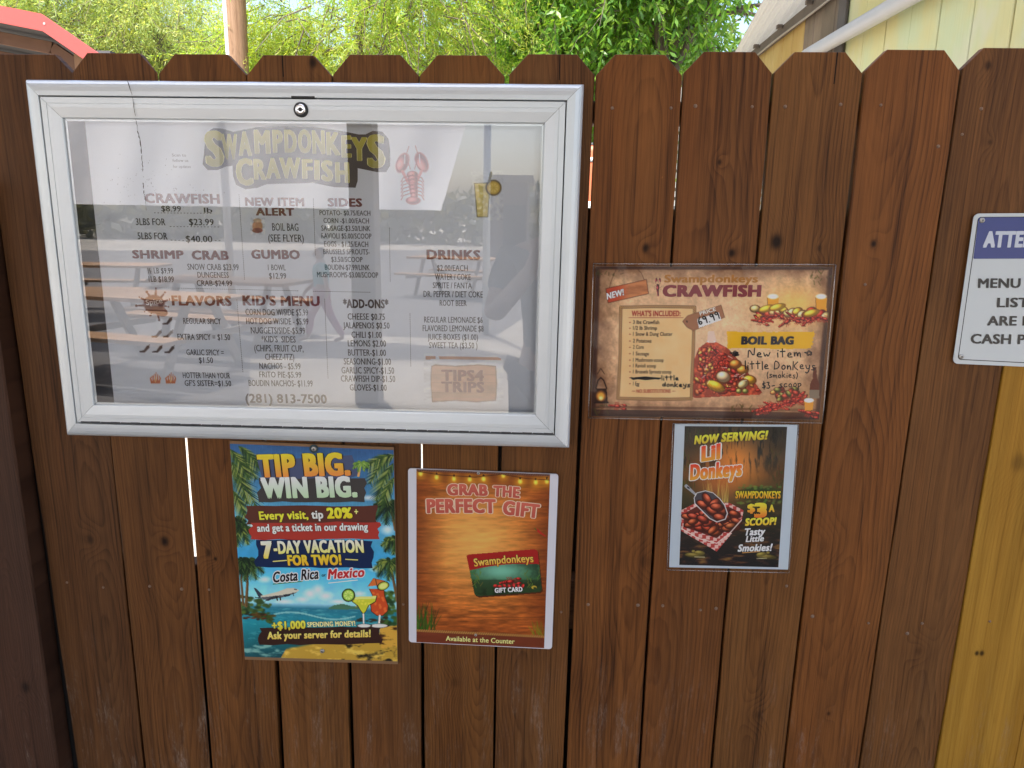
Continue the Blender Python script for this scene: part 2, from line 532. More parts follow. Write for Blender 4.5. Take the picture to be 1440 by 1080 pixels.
for i in range(len(L_EDGE)):
    le, re = L_EDGE[i], R_EDGE[i]
    zt = at_y(*TOPS[i])[2]
    zb = 0.06
    nt_ = zt - 0.0315
    x0 = (le(zt) + re(zt)) / 2
    dy = [0.003, -0.001, 0.0, 0.0, 0.001, 0.0, 0.0035, 0.0, 0.001, 0.0, -0.001, 0.001, -0.002, 0, 0][i]
    ch = 0.0295
    # the long edges are run in steps with a slight waver, as sawn and weathered boards have
    prof = []
    NS = 14
    rr = random.Random(i * 13 + 3)
    lw = [rr.uniform(-.0007, .0007) for _ in range(NS + 1)]
    rw = [rr.uniform(-.0007, .0007) for _ in range(NS + 1)]
    zs = [zb + (nt_ - zb) * k / NS for k in range(NS + 1)]
    right = [(re(z) + rw[k], z) for k, z in enumerate(zs)]
    left = [(le(z) + lw[k], z) for k, z in enumerate(zs)]
    ring_ = right + [(re(zt) - ch, zt), (le(zt) + ch, zt)] + left[::-1]
    n = len(ring_)
    bm = bmesh.new()
    tl = rr.uniform(-.011, .011)                       # each board sits at its own slight twist
    yb_ = lambda x: dy + tl * (x - x0)
    und = .0092 if i == 1 else 0.0                      # added undercut: lets bright ground show as a thin lit slit
    fv = [bm.verts.new((x, yb_(x), z)) for x, z in ring_]
    bv = [bm.verts.new((x - (und if k < len(right) else 0), yb_(x) + 0.016, z)) for k, (x, z) in enumerate(ring_)]
    bm.faces.new(fv)
    bm.faces.new(bv[::-1])
    for k in range(n):
        bm.faces.new((fv[k], bv[k], bv[(k + 1) % n], fv[(k + 1) % n]))
    bmesh.ops.recalc_face_normals(bm, faces=bm.faces)
    fset = set(fv)
    fe = [e for e in bm.edges if all(v in fset for v in e.verts)]
    bmesh.ops.bevel(bm, geom=fe, offset=0.0016, segments=2, affect='EDGES', profile=0.5)
    me = bpy.data.meshes.new("board")
    bm.to_mesh(me)
    bm.free()
    kn = []
    for (kx, ky, kr, ks) in KNOTS.get(i, []):
        p = at_y(kx, ky)
        kn.append((p[0] - x0, p[2], kr / 850.0, ks))
    ck = []
    for (cx_, y0, y1, wd) in CRACKS.get(i, []):
        ck.append((at_y(cx_, (y0 + y1) / 2)[0] - x0, at_y(cx_, y1)[2], at_y(cx_, y0)[2], wd))
    if i < 12:
        t = np.array(TINTS[i])
        mt = wood("stained_cedar_%d" % i, np.array(BASEC["dark"]) * t, np.array(BASEC["light"]) * t, i + 1, kn, ck,
                  ring=[.0062, .005, .0052, .0055, .007, .006, .0058, .0075, .006, .0065, .007, .006][i], pith=[.03, .05, .05, .04, .06, .05, .05, .07, .07, .02, .05, .04][i])
    else:
        mt = wood("bare_yellow_pine_%d" % i, (0.23, 0.105, 0.010), (0.43, 0.222, 0.030), i + 1, kn, ck, ring=0.008, pith=0.05, streak=0.7)
    b = obj("board", me, mt, fence, loc=(x0, 0, 0))
    b["label"] = "bare yellow pine board" if i >= 12 else "brown stained board"
    BOARDS.append((b, le, re, x0, dy, tl))

nail_me = None
def nail_mesh():
    b = MB()
    b.tube([(0, -0.0012, 0), (0, -0.0002, 0), (0, 0.001, 0)], [0.0016, 0.0030, 0.0032], 10)
    return b.mesh("nail", (M_RUST,), True)


nail_me = nail_mesh()
for (nx, ny) in NAILS:
    p = at_y(nx, ny)
    for (b, le, re, x0, dy, tl) in BOARDS:
        if le(p[2]) < p[0] < re(p[2]):
            o = bpy.data.objects.new("nail", nail_me)
            COL.objects.link(o)
            o.parent = b
            o.location = (p[0] - x0, dy + tl * (p[0] - x0) - 0.0006, p[2])
            s = rnd.uniform(0.75, 1.15)
            o.scale = (s, 1, s)
            break
M_RAIL = wood("rail_lumber", (0.035, 0.016, 0.008), (0.12, 0.055, 0.026), 31, along='x', scuff=False)
for (ya, yb) in ((140, 172), (812, 882)):
    za, zb_ = at_y(720, ya, .02)[2], at_y(720, yb, .02)[2]
    b = MB()
    b.box((-1.6, 0.0205, zb_), (2.0, 0.0585, za))
    obj("rail", bevel_mesh(b.mesh("rail"), .003), M_RAIL, fence, loc=(0, 0, (za + zb_) / 2))
b = MB()
b.box((-1.6, 0.0205, 0.10), (2.0, 0.0585, 0.19))
obj("rail", bevel_mesh(b.mesh("rail"), .003), M_RAIL, fence, loc=(0, 0, 0.15))
M_GAP_SHADE = plain("dark_gap_shade", (.030, .020, .014), rough=.9, var=.3, scale=8)  # added dark boards in place of the shade behind the gaps
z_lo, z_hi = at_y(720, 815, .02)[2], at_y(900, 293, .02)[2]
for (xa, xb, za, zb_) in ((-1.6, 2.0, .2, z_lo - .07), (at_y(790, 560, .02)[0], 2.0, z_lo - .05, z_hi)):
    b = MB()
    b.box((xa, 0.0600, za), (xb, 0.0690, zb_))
    obj("gap_shade_board", b.mesh("gap_shade_board"), M_GAP_SHADE, fence, loc=((xa + xb) / 2, .065, (za + zb_) / 2))
for px_ in (-1.22, 1.36):
    b = MB()
    b.box((px_, 0.072, 0.0), (px_ + 0.09, 0.162, 1.72))
    obj("fence_post", bevel_mesh(b.mesh("fence_post"), .003), M_RAIL, fence, loc=(px_ + .045, .1, 0))

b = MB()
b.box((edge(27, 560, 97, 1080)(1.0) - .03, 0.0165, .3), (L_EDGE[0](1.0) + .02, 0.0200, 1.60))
obj("gap_shade_strip", b.mesh("gap_shade_strip"), plain("left_gap_shade", (.009, .007, .006), rough=.9), fence, loc=(L_EDGE[0](1.0), .018, .3))  # near-black strip painted in for the shade inside the left gap

for gi, (ya, yb) in ((6, (520, 800)), (4, (520, 800))):  # added strips that block the bright ground behind two gaps
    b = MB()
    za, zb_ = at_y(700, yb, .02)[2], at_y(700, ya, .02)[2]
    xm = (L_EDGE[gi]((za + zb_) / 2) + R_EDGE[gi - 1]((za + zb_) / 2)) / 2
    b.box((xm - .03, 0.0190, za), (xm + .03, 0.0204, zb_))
    obj("gap_shade_strip", b.mesh("gap_shade_strip"), M_GAP_SHADE, fence, loc=(xm, .02, za))

# the timber that stands just proud of the fence at the left
pl = edge(27, 560, 97, 1080)
b = MB()
pts_r = [(pl(z), z) for z in (0.0, 0.4, 0.8, 1.2, 1.6)]
vs = []
for (x, z) in pts_r:
    vs += [(x - 0.128, -0.030, z), (x, -0.030, z), (x, 0.016, z), (x - 0.128, 0.016, z)]
fs = [(0, 3, 2, 1), (16, 17, 18, 19)]
for k in range(4):
    for j in range(4):
        fs.append((k * 4 + j, k * 4 + (j + 1) % 4, k * 4 + 4 + (j + 1) % 4, k * 4 + 4 + j))
b.add(vs, fs)
gp = obj("gate_post", bevel_mesh(b.mesh("gate_post"), .003), wood("weathered_post", (0.026, 0.0115, 0.0068), (0.080, 0.036, 0.020), 44, [(0.02, 0.62, 0.012, .7), (-.01, .9, .01, .6)], ring=0.006, pith=.02), loc=(pl(0.8) - .064, 0, 0))
tag(gp, "dark weathered timber post at the left end of the fence", "post")
b = MB()
b.box((-1.9, 0.017, 0.05), (pl(0.8) - 0.11, 0.033, 1.2))
gp = obj("side_hoarding", bevel_mesh(b.mesh("side_hoarding"), .002), wood("side_hoarding_wood", (0.14, 0.10, 0.07), (0.27, 0.20, 0.14), 46), loc=(-1.3, .02, 0))
tag(gp, "pale timber hoarding left of the dark weathered post", "hoarding")
# ------------------------------------------------------------------ printing: letters, strokes and painted pictures
_TXT = {}


def text_mesh(s, bold, res=3, space=1.0):
    k = (s, round(bold, 4), res, round(space, 3))
    if k in _TXT:
        return _TXT[k]
    c = bpy.data.curves.new("txt", 'FONT')
    c.body = s
    c.size = 1.0
    c.resolution_u = res
    c.offset = bold
    c.space_character = space
    c.fill_mode = 'FRONT'
    o = bpy.data.objects.new("txt", c)
    me = o.to_mesh()
    v = np.zeros(len(me.vertices) * 3)
    me.vertices.foreach_get("co", v)
    v = v.reshape(-1, 3)[:, :2].copy()
    f = [tuple(p.vertices) for p in me.polygons]
    o.to_mesh_clear()
    bpy.data.objects.remove(o)
    bpy.data.curves.remove(c)
    _TXT[k] = (v, f)
    return v, f


_c = text_mesh("H", 0.0)[0]
CAPH = _c[:, 1].max()

# single-stroke hand lettering on a unit-high grid (x to the right, y up); used for marker writing
HAND = {
    'N': [[(0, 0), (.05, 1), (.55, .05), (.62, 1.05)]], 'D': [[(.05, 0), (.08, 1), (.45, .85), (.62, .5), (.45, .1), (0, 0)]],
    'a': [[(.5, .5), (.25, .6), (.05, .3), (.2, .02), (.45, .2), (.52, .55), (.55, .02)]],
    'c': [[(.45, .5), (.2, .55), (.05, .25), (.22, .02), (.48, .12)]], 'd': [[(.48, .4), (.2, .5), (.05, .2), (.25, 0), (.48, .2), (.5, 1), (.52, .02)]],
    'e': [[(.05, .28), (.45, .36), (.3, .6), (.08, .42), (.12, .08), (.5, .1)]], 'i': [[(.1, .5), (.12, .02)], [(.12, .75), (.15, .78)]],
    'k': [[(.05, 0), (.1, 1)], [(.5, .6), (.1, .28), (.55, 0)]], 'l': [[(.08, 1), (.1, .02)]], 'K': [[(.05, 0), (.1, 1)], [(.6, .95), (.1, .45), (.6, 0)]],
    'm': [[(.02, .55), (.05, 0), (.1, .45), (.28, .55), (.34, .02), (.4, .45), (.58, .52), (.64, 0)]],
    'n': [[(.04, .55), (.06, 0), (.12, .42), (.35, .55), (.45, .02)]], 'o': [[(.3, .55), (.06, .35), (.15, .03), (.42, .08), (.48, .4), (.28, .56)]],
    'p': [[(.05, .55), (.06, -.4)], [(.06, .45), (.35, .58), (.48, .25), (.08, .05)]], 's': [[(.42, .52), (.15, .55), (.12, .36), (.42, .22), (.3, 0), (.02, .06)]],
    't': [[(.22, .95), (.25, .02)], [(.02, .62), (.48, .66)]], 'w': [[(.02, .5), (.14, .02), (.3, .4), (.42, .02), (.62, .55)]],
    'y': [[(.05, .55), (.15, .12), (.4, .2)], [(.48, .58), (.4, -.1), (.2, -.4), (.02, -.25)]],
    '(': [[(.25, 1.0), (.05, .5), (.22, -.15)]], ')': [[(.05, 1.0), (.28, .5), (.05, -.15)]], '-': [[(.05, .4), (.42, .44)]],
    '$': [[(.45, .8), (.1, .78), (.12, .5), (.45, .4), (.35, .1), (.02, .14)], [(.26, 1.05), (.24, -.12)]],
    '3': [[(.05, .9), (.4, .92), (.2, .55), (.48, .3), (.25, 0), (0, .1)]], '6': [[(.4, 1.0), (.08, .5), (.15, .05), (.45, .12), (.4, .45), (.1, .35)]],
    '9': [[(.45, .8), (.2, 1), (.06, .7), (.3, .52), (.46, .85), (.42, 0)]], '.': [[(.08, .02), (.12, .05)]],
    '*': [[(.0, .65), (1.0, .6), (.15, .02), (.5, 1.05), (.85, 0), (0, .65)]],
}


class Poster:
    """a flat printed thing; everything on it is laid out from positions measured on the photograph, put on the poster's own plane"""

    def __init__(self, name, label, cat, corners, y, K=0.5, mat=None, group=None, thick=0.002):
        self.y, self.K, self.mat = y, K, mat
        self.c = [np.array(p, float) for p in corners]
        P = [at_y(*p, y) for p in self.c]
        self.P = P
        ctr = (P[2] + P[3]) / 2
        self.root = empty(name, (ctr[0], y, ctr[2]), label, cat, group)
        self.parts = {}
        self.thick = thick
        a, b_ = at_y(*((self.c[0] + self.c[2]) / 2), y), at_y(*((self.c[0] + self.c[2]) / 2 + (10, 0)), y)
        self.mpp = abs(b_[0] - a[0]) / 10

    def col(self, c):
        return np.clip(lin(c) / self.K, 0.004, 0.86)

    def acc(self, part):
        return self.parts.setdefault(part, dict(v=[], f=[], c=[], n=0))

    def push(self, part, v3, f, c):
        A = self.acc(part)
        A['v'].append(v3)
        A['f'] += [tuple(A['n'] + i for i in g) for g in f]
        A['c'].append(c)
        A['n'] += len(v3)

    def depth(self, layer):
        return self.y - 0.00022 * layer

    def text(self, part, s, x0, y0, x1, y1, cap, col, bold=0.0, layer=2, shear=0.0, outline=None, arc=0.0, res=3, K=None):
        yy = self.depth(layer)
        A, B = at_y(x0, y0, yy), at_y(x1, y1, yy)
        C = at_y(x0, y0 - cap, yy)
        ex = B - A
        up = np.array([-ex[2], 0, ex[0]]) / np.linalg.norm(ex)
        h = np.linalg.norm(C - A)
        off, d = 0.0, bold * .92                    # weight comes from copies laid side by side
        v0, f0 = text_mesh(s, off, res, 1.0 + bold * 1.5)
        mn, mx = v0[:, 0].min() - d, v0[:, 0].max() + d
        fills = [(0.0, 0.0)] if d < .004 else ([(-d, 0), (d, 0)] if d < .02 else [(-d, -d * .5), (-d, d * .5), (d, -d * .5), (d, d * .5), (0, 0), (0, d * .6), (0, -d * .6)])
        jobs = []
        if outline:
            oc, o_ = outline
            jobs += [((px_ + o_ * math.cos(a), py_ + o_ * math.sin(a)), oc, layer) for (px_, py_) in ([(-d, 0), (d, 0)] if d >= .004 else [(0, 0)]) for a in [k * math.pi / 4 for k in range(8)]]
        jobs += [(q, col, layer + 1) for q in fills]
        for k, ((sx, sy), cc, ly) in enumerate(jobs):
            v, f = v0 + np.array([[sx, sy]]), f0
            u = (v[:, 0] - mn) / (mx - mn)
            w = v[:, 1] / CAPH
            w2 = w + arc * (1 - (2 * u - 1) ** 2)
            pos = A[None] + u[:, None] * ex[None] + (w2 * h)[:, None] * up[None] + (shear * w * h)[:, None] * (ex / np.linalg.norm(ex))[None]
            pos[:, 1] = self.depth(ly + .03 * k)
            cc = np.asarray(cc, float)
            if cc.ndim == 2:
                t = np.clip(w, 0, 1)[:, None]
                c = self.col(cc[1])[None] * (1 - t) + self.col(cc[0])[None] * t
            else:
                c = np.repeat(self.col(cc)[None], len(v), 0)
            self.push(part, pos, f, c)

    def polyline(self, part, pts, w, col, layer=2):
        """a flat ribbon w photo-pixels wide with round ends"""
        pts = np.asarray(pts, float)
        d = np.diff(pts, axis=0)
        out, fs = [], []
        for i in range(len(d)):
            L_ = np.hypot(*d[i]) + 1e-6
            t = d[i] / L_
            nrm = np.array([-t[1], t[0]])
            a, b_ = pts[i], pts[i + 1]
            base = len(out)
            ring_ = [a + nrm * w / 2, a - t * w * .35 + nrm * w * .25, a - t * w * .35 - nrm * w * .25, a - nrm * w / 2, b_ - nrm * w / 2, b_ + t * w * .35 - nrm * w * .25, b_ + t * w * .35 + nrm * w * .25, b_ + nrm * w / 2]
            for q in ring_:
                p = at_y(q[0], q[1], self.depth(layer + 0.12 * (i % 3)))
                out.append(p)
            fs.append(tuple(base + k for k in range(8)))
        self.push(part, np.array(out), fs, np.repeat(self.col(col)[None], len(out), 0))

    def hand(self, part, s, x0, y0, x1, y1, cap, w, col=(22, 18, 18), layer=4, sl=0.0):
        adv, x = [], 0.0
        for ch in s:
            adv.append(x)
            if ch == ' ':
                x += .45
                continue
            x += max(p[0] for st in HAND[ch] for p in st) + .17
        tot = x - .17
        ang = math.atan2(y1 - y0, x1 - x0)
        k = math.hypot(x1 - x0, y1 - y0) / tot
        for ch, a in zip(s, adv):
            if ch == ' ':
                continue
            jy = rnd.uniform(-.06, .06)
            for st in HAND[ch]:
                pts = []
                for (px_, py_) in st:
                    qx, qy = (a + px_) * k + sl * py_ * cap, (py_ + jy) * cap
                    pts.append((x0 + qx * math.cos(ang) + qy * math.sin(ang), y0 + qx * math.sin(ang) - qy * math.cos(ang)))
                # smooth
                P_ = np.array(pts)
                if len(P_) > 2:
                    Q = [P_[0]]
                    for i in range(1, len(P_) - 1):
                        Q += [P_[i] * .75 + P_[i - 1] * .25, P_[i] * .75 + P_[i + 1] * .25]
                    Q.append(P_[-1])
                    P_ = np.array(Q)
                self.polyline(part, P_, w * rnd.uniform(.85, 1.1), col, layer)

    def poly(self, part, pts, col, layer=1):
        P3 = np.array([at_y(x, y, self.depth(layer)) for x, y in pts])
        cc = np.asarray(col, float)
        c = np.array([self.col(k) for k in cc]) if cc.ndim == 2 else np.repeat(self.col(cc)[None], len(P3), 0)
        # keep the face looking at the viewer
        ar = sum(pts[i][0] * pts[(i + 1) % len(pts)][1] - pts[(i + 1) % len(pts)][0] * pts[i][1] for i in range(len(pts)))
        idx = tuple(range(len(pts)))
        self.push(part, P3, [idx if ar < 0 else idx[::-1]], c)

    def rough_rect(self, part, x0, y0, x1, y1, col, layer=1, j=1.5, dy=0.0, seed=0):
        r = random.Random(seed)
        n = 9
        pts = [(x0 + (x1 - x0) * k / n, y0 + dy * k / n + r.uniform(-.5, .5) * j) for k in range(n + 1)]
        pts += [(x1 + r.uniform(-2, 1.5) * j, y0 + dy + (y1 - y0) * k / 5) for k in range(1, 5)]
        pts += [(x1 - (x1 - x0) * k / n, y1 + dy * (1 - k / n) + r.uniform(-.5, .5) * j) for k in range(n + 1)]
        pts += [(x0 + r.uniform(-1.5, 2) * j, y1 - (y1 - y0) * k / 5) for k in range(1, 5)]
        self.poly(part, pts, col, layer)

    def dotted(self, part, x0, y0, x1, y1, step, w, col, layer=1):
        n = max(1, int(math.hypot(x1 - x0, y1 - y0) / step))
        ux, uy = (x1 - x0) / n, (y1 - y0) / n
        for k in range(n):
            self.polyline(part, [(x0 + ux * (k + .2), y0 + uy * (k + .2)), (x0 + ux * (k + .6), y0 + uy * (k + .6))], w, col, layer)

    def art(self, part, quad, res, layer, fn):
        """a finely meshed rectangle coloured point by point by fn(Paint)"""
        q = [np.array(p, float) for p in quad]
        nx = max(2, int(np.hypot(*(q[1] - q[0])) * res))
        ny = max(2, int(np.hypot(*(q[3] - q[0])) * res))
        u, v = np.meshgrid(np.linspace(0, 1, nx), np.linspace(0, 1, ny))
        u, v = u.ravel(), v.ravel()
        XY = (q[0][None] * ((1 - u) * (1 - v))[:, None] + q[1][None] * (u * (1 - v))[:, None] + q[2][None] * (u * v)[:, None] + q[3][None] * ((1 - u) * v)[:, None])
        pt = Paint(XY[:, 0], XY[:, 1], u, v)
        fn(pt)
        P3 = at_y_grid(XY[:, 0], XY[:, 1], self.depth(layer))
        i = np.arange(nx * ny).reshape(ny, nx)
        F = np.stack([i[:-1, :-1], i[1:, :-1], i[1:, 1:], i[:-1, 1:]], -1).reshape(-1, 4)
        self.push(part, P3, [tuple(map(int, g)) for g in F], np.clip(lin(np.clip(pt.C, 0, 255)) / self.K, 0.004, .86))

    def sheet(self, col, corners=None, part="sheet", r=0.0, mat=None, thick=None, layer=0):
        """the board or paper itself, as a thin slab"""
        cs = [np.array(p, float) for p in (corners or self.c)]
        P = [at_y(*p, self.depth(layer)) for p in cs]
        t = self.thick if thick is None else thick
        ring_ = []
        for k in range(4):
            p, a, b_ = P[k], P[k - 1], P[(k + 1) % 4]
            if r > 0:
                da, db = (a - p) / np.linalg.norm(a - p), (b_ - p) / np.linalg.norm(b_ - p)
                for s in range(6):
                    th = s / 5 * math.pi / 2
                    ring_.append(p + da * r * (1 - math.sin(th)) + db * r * (1 - math.cos(th)))
            else:
                ring_.append(p)
        n = len(ring_)
        bm = bmesh.new()
        fv = [bm.verts.new(p) for p in ring_]
        bv = [bm.verts.new(p + np.array([0, t, 0])) for p in ring_]
        bm.faces.new(fv); bm.faces.new(bv[::-1])
        for k in range(n):
            bm.faces.new((fv[k], bv[k], bv[(k + 1) % n], fv[(k + 1) % n]))
        bmesh.ops.recalc_face_normals(bm, faces=bm.faces)
        me = bpy.data.meshes.new(part)
        bm.to_mesh(me); bm.free()
        a = me.color_attributes.new("ink", 'FLOAT_COLOR', 'POINT')
        cc = self.col(col)
        a.data.foreach_set("color", np.tile([*cc, 1.0], len(me.vertices)))
        return obj(part, me, mat or self.mat, self.root)

    def build(self, under=None):
        made = {}
        for part, A in self.parts.items():
            v = np.concatenate(A['v'])
            me = bpy.data.meshes.new(part)
            me.from_pydata([tuple(p) for p in v], [], A['f'])
            a = me.color_attributes.new("ink", 'FLOAT_COLOR', 'POINT')
            c = np.concatenate(A['c'])
            a.data.foreach_set("color", np.concatenate([c, np.ones((len(c), 1))], 1).ravel())
            me.update()
            nm = part.split('|')[0]
            par = self.root
            if '>' in nm:
                up_, nm = nm.split('>')
                par = made[up_ + ('|' + part.split('|')[1] if '|' in part else '')]
            o = obj(nm, me, self.mat, par)
            made[part] = o
        return made


def vnoise(X, Y, s, seed=0, oct_=4):
    out = np.zeros_like(X)
    amp, tot = 1.0, 0.0
    rs = np.random.RandomState(seed)
    for o in range(oct_):
        g = rs.rand(64, 64)
        fx, fy = X / s + 17.3 * seed, Y / s + 5.1 * seed
        ix, iy = np.floor(fx).astype(int), np.floor(fy).astype(int)
        tx, ty = fx - ix, fy - iy
        tx, ty = tx * tx * (3 - 2 * tx), ty * ty * (3 - 2 * ty)
        a = g[iy % 64, ix % 64] * (1 - tx) + g[iy % 64, (ix + 1) % 64] * tx
        b = g[(iy + 1) % 64, ix % 64] * (1 - tx) + g[(iy + 1) % 64, (ix + 1) % 64] * tx
        out += amp * (a * (1 - ty) + b * ty)
        tot += amp
        amp *= .55
        s *= .5
    return out / tot


class Paint:
    def __init__(self, X, Y, u, v):
        self.X, self.Y, self.u, self.v = X, Y, u, v
        self.C = np.zeros((len(X), 3))
        self.A = np.zeros(len(X))

    def fill(self, c):
        self.C[:] = np.asarray(c, float)

    def blend(self, mask, c):
        c = np.asarray(c, float)
        if c.ndim == 1:
            c = c[None]
        m = np.clip(mask, 0, 1)[:, None] * np.ones((len(self.X), 1))
        self.A = np.maximum(self.A, m[:, 0])
        self.C = self.C * (1 - m) + c * m

    def vgrad(self, stops, t=None):
        t = self.v if t is None else t
        xs = [s[0] for s in stops]
        for k in range(3):
            self.C[:, k] = np.interp(t, xs, [s[1][k] for s in stops])

    def ell(self, cx, cy, rx, ry, c, ang=0.0, soft=0.15, a=1.0, shade=0.0, rim=None):
        ca, sa = math.cos(math.radians(ang)), math.sin(math.radians(ang))
        dx, dy = self.X - cx, self.Y - cy
        p, q = (dx * ca + dy * sa) / rx, (-dx * sa + dy * ca) / ry
        d = np.sqrt(p * p + q * q)
        if rim is not None:
            self.blend(np.clip((1.22 - d) / .18, 0, 1) * a, rim)
        m = np.clip((1 - d) / soft, 0, 1) * a
        c = np.asarray(c, float)
        if shade:
            hl = np.clip(1 - ((p + .3) ** 2 + (q + .4) ** 2), 0, 1)
            col = c[None] * (1 - shade + shade * 1.5 * hl)[:, None]
            col = col + 60 * shade * (np.clip(hl - .78, 0, 1) * 4)[:, None]
        else:
            col = c[None]
        self.blend(m, col)

    def glow(self, cx, cy, r, c, a=1.0):
        d2 = ((self.X - cx) ** 2 + (self.Y - cy) ** 2) / (r * r)
        self.blend(np.exp(-d2) * a, c)

    def inside(self, pts):
        pts = np.asarray(pts, float)
        ins = np.zeros(len(self.X), bool)
        j = len(pts) - 1
        for i in range(len(pts)):
            xi, yi, xj, yj = *pts[i], *pts[j]
            if abs(yj - yi) > 1e-9:
                cr = ((yi > self.Y) != (yj > self.Y)) & (self.X < (xj - xi) * (self.Y - yi) / (yj - yi) + xi)
                ins ^= cr
            j = i
        return ins

    def poly(self, pts, c, a=1.0):
        self.blend(self.inside(pts) * a, c)

    def line(self, pts, w, c, a=1.0, taper=None):
        pts = np.asarray(pts, float)
        m = np.zeros(len(self.X))
        for i in range(len(pts) - 1):
            ax, ay = pts[i]
            bx, by = pts[i + 1]
            l2 = (bx - ax) ** 2 + (by - ay) ** 2 + 1e-9
            t = np.clip(((self.X - ax) * (bx - ax) + (self.Y - ay) * (by - ay)) / l2, 0, 1)
            d = np.hypot(self.X - ax - t * (bx - ax), self.Y - ay - t * (by - ay))
            ww = w
            if taper is not None:
                g = (i + t) / (len(pts) - 1)
                ww = w * (1 - g) + taper * g
            m = np.maximum(m, np.clip((ww / 2 - d) / .7 + .5, 0, 1))
        self.blend(m * a, c)

    def grain(self, amt, s=4, seed=1, sx=1.0, sy=1.0):
        n = vnoise(self.X * sx, self.Y * sy, s, seed)
        self.C *= (1 + amt * (n - .5) * 2)[:, None]

    def planks(self, c, pitch, seed=3, vert=False):
        n = vnoise(self.X * (1 if not vert else 6), self.Y * (6 if not vert else 1), 14, seed)
        n2 = vnoise(self.X * (1 if not vert else 9), self.Y * (9 if not vert else 1), 50, seed + 1)
        self.C = np.asarray(c, float)[None] * (.48 + .78 * n + .3 * (n2 - .5))[:, None]
        a = (self.X if vert else self.Y) / pitch
        f = np.abs(a - np.round(a)) * pitch
        self.blend(np.clip(1 - f / .9, 0, 1) * .6, np.asarray(c, float) * .3)

    def craw(self, cx, cy, s, ang, c=(190, 50, 38)):
        a = math.radians(ang)
        ca, sa = math.cos(a), math.sin(a)

        def T(x, y):
            return cx + (x * ca - y * sa) * s, cy + (x * sa + y * ca) * s
        for k in (-1, 1):
            for j in range(3):
                self.line([T(-.1 + .25 * j, .15 * k), T(-.2 + .3 * j, .5 * k), T(-.35 + .3 * j, .7 * k)], max(.8, s * .07), np.array(c) * .8)
            self.line([T(.5, .15 * k), T(.9, .42 * k), T(1.15, .38 * k)], s * .13, np.array(c) * .9)
            x, y = T(1.5, .36 * k)
            self.ell(x, y, s * .42, s * .19, c, ang - 8 * k, shade=.5, rim=np.array(c) * .4)
            self.line([T(.7, .05 * k), T(1.6, .12 * k)], .7, np.array(c) * .7)
        for j in range(5):
            x, y = T(-.35 - .26 * j, .03 * j)
            self.ell(x, y, s * .2, s * (.27 - .025 * j), np.array(c) * (1 - .05 * (j % 2)), ang, shade=.5, rim=np.array(c) * .45)
        x, y = T(.2, 0)
        self.ell(x, y, s * .55, s * .27, c, ang, shade=.55, rim=np.array(c) * .4)

    def frond(self, x, y, dx, dy, droop, n, w, cols, seed=0):
        r = random.Random(seed)
        pts = [(x + dx * t, y + dy * t + droop * t * t) for t in np.linspace(0, 1, 9)]
        for k in range(n):
            t = (k + .5) / n
            px_, py_ = x + dx * t, y + dy * t + droop * t * t
            tx, ty = dx, dy + 2 * droop * t
            L_ = math.hypot(tx, ty)
            tx, ty = tx / L_, ty / L_
            for sgn in (-1, 1):
                ll = L_ * (.34 * math.sin(math.pi * (t * .8 + .15))) * r.uniform(.8, 1.15)
                ex = px_ + (tx * .7 - sgn * ty * .75) * ll
                ey = py_ + (ty * .7 + sgn * tx * .75) * ll + ll * .35
                self.line([(px_, py_), (ex, ey)], w * .9, cols[r.randrange(len(cols))], .95, taper=.3)
        self.line(pts, w * .6, cols[0], .9)
# ------------------------------------------------------------------ the locked menu case
def case_profile_rail(rect, prof, side, gap=0.0003):
    """one mitred rail of a picture-frame profile; rect = four outer corners (x, z); prof = (inset, depth) points"""
    c = [np.array(p, float) for p in rect]
    i0, i1 = {"top": (0, 1), "right": (1, 2), "bottom": (2, 3), "left": (3, 0)}[side]

    def inner(k, ins):
        p, a, b_ = c[k], c[k - 1], c[(k + 1) % 4]
        da, db = (a - p) / np.linalg.norm(a - p), (b_ - p) / np.linalg.norm(b_ - p)
        return p + (da + db) * ins
    vs, fs = [], []
    d = (c[i1] - c[i0]) / np.linalg.norm(c[i1] - c[i0])
    for (k, sg) in ((i0, 1), (i1, -1)):
        for (ins, dep) in prof:
            q = inner(k, ins) + d * gap * sg
            vs.append((q[0], -dep, q[1]))
    n = len(prof)
    for j in range(n - 1):
        fs.append((j, j + 1, n + j + 1, n + j))
    return vs, fs


def frame_mesh(name, rect, prof, mat):
    b = MB()
    for s in ("top", "right", "bottom", "left"):
        b.add(*case_profile_rail(rect, prof, s))
    me = b.mesh(name, (mat,))
    bm = bmesh.new(); bm.from_mesh(me)
    bmesh.ops.recalc_face_normals(bm, faces=bm.faces)
    # open shells: turn the faces to the viewer
    for f in bm.faces:
        if f.normal.y > 0.05:
            f.normal_flip()
    bm.to_mesh(me); bm.free()
    return me


YF = -0.041
def xz(x, y, d):
    p = at_y(x, y, d)
    return (p[0], p[2])


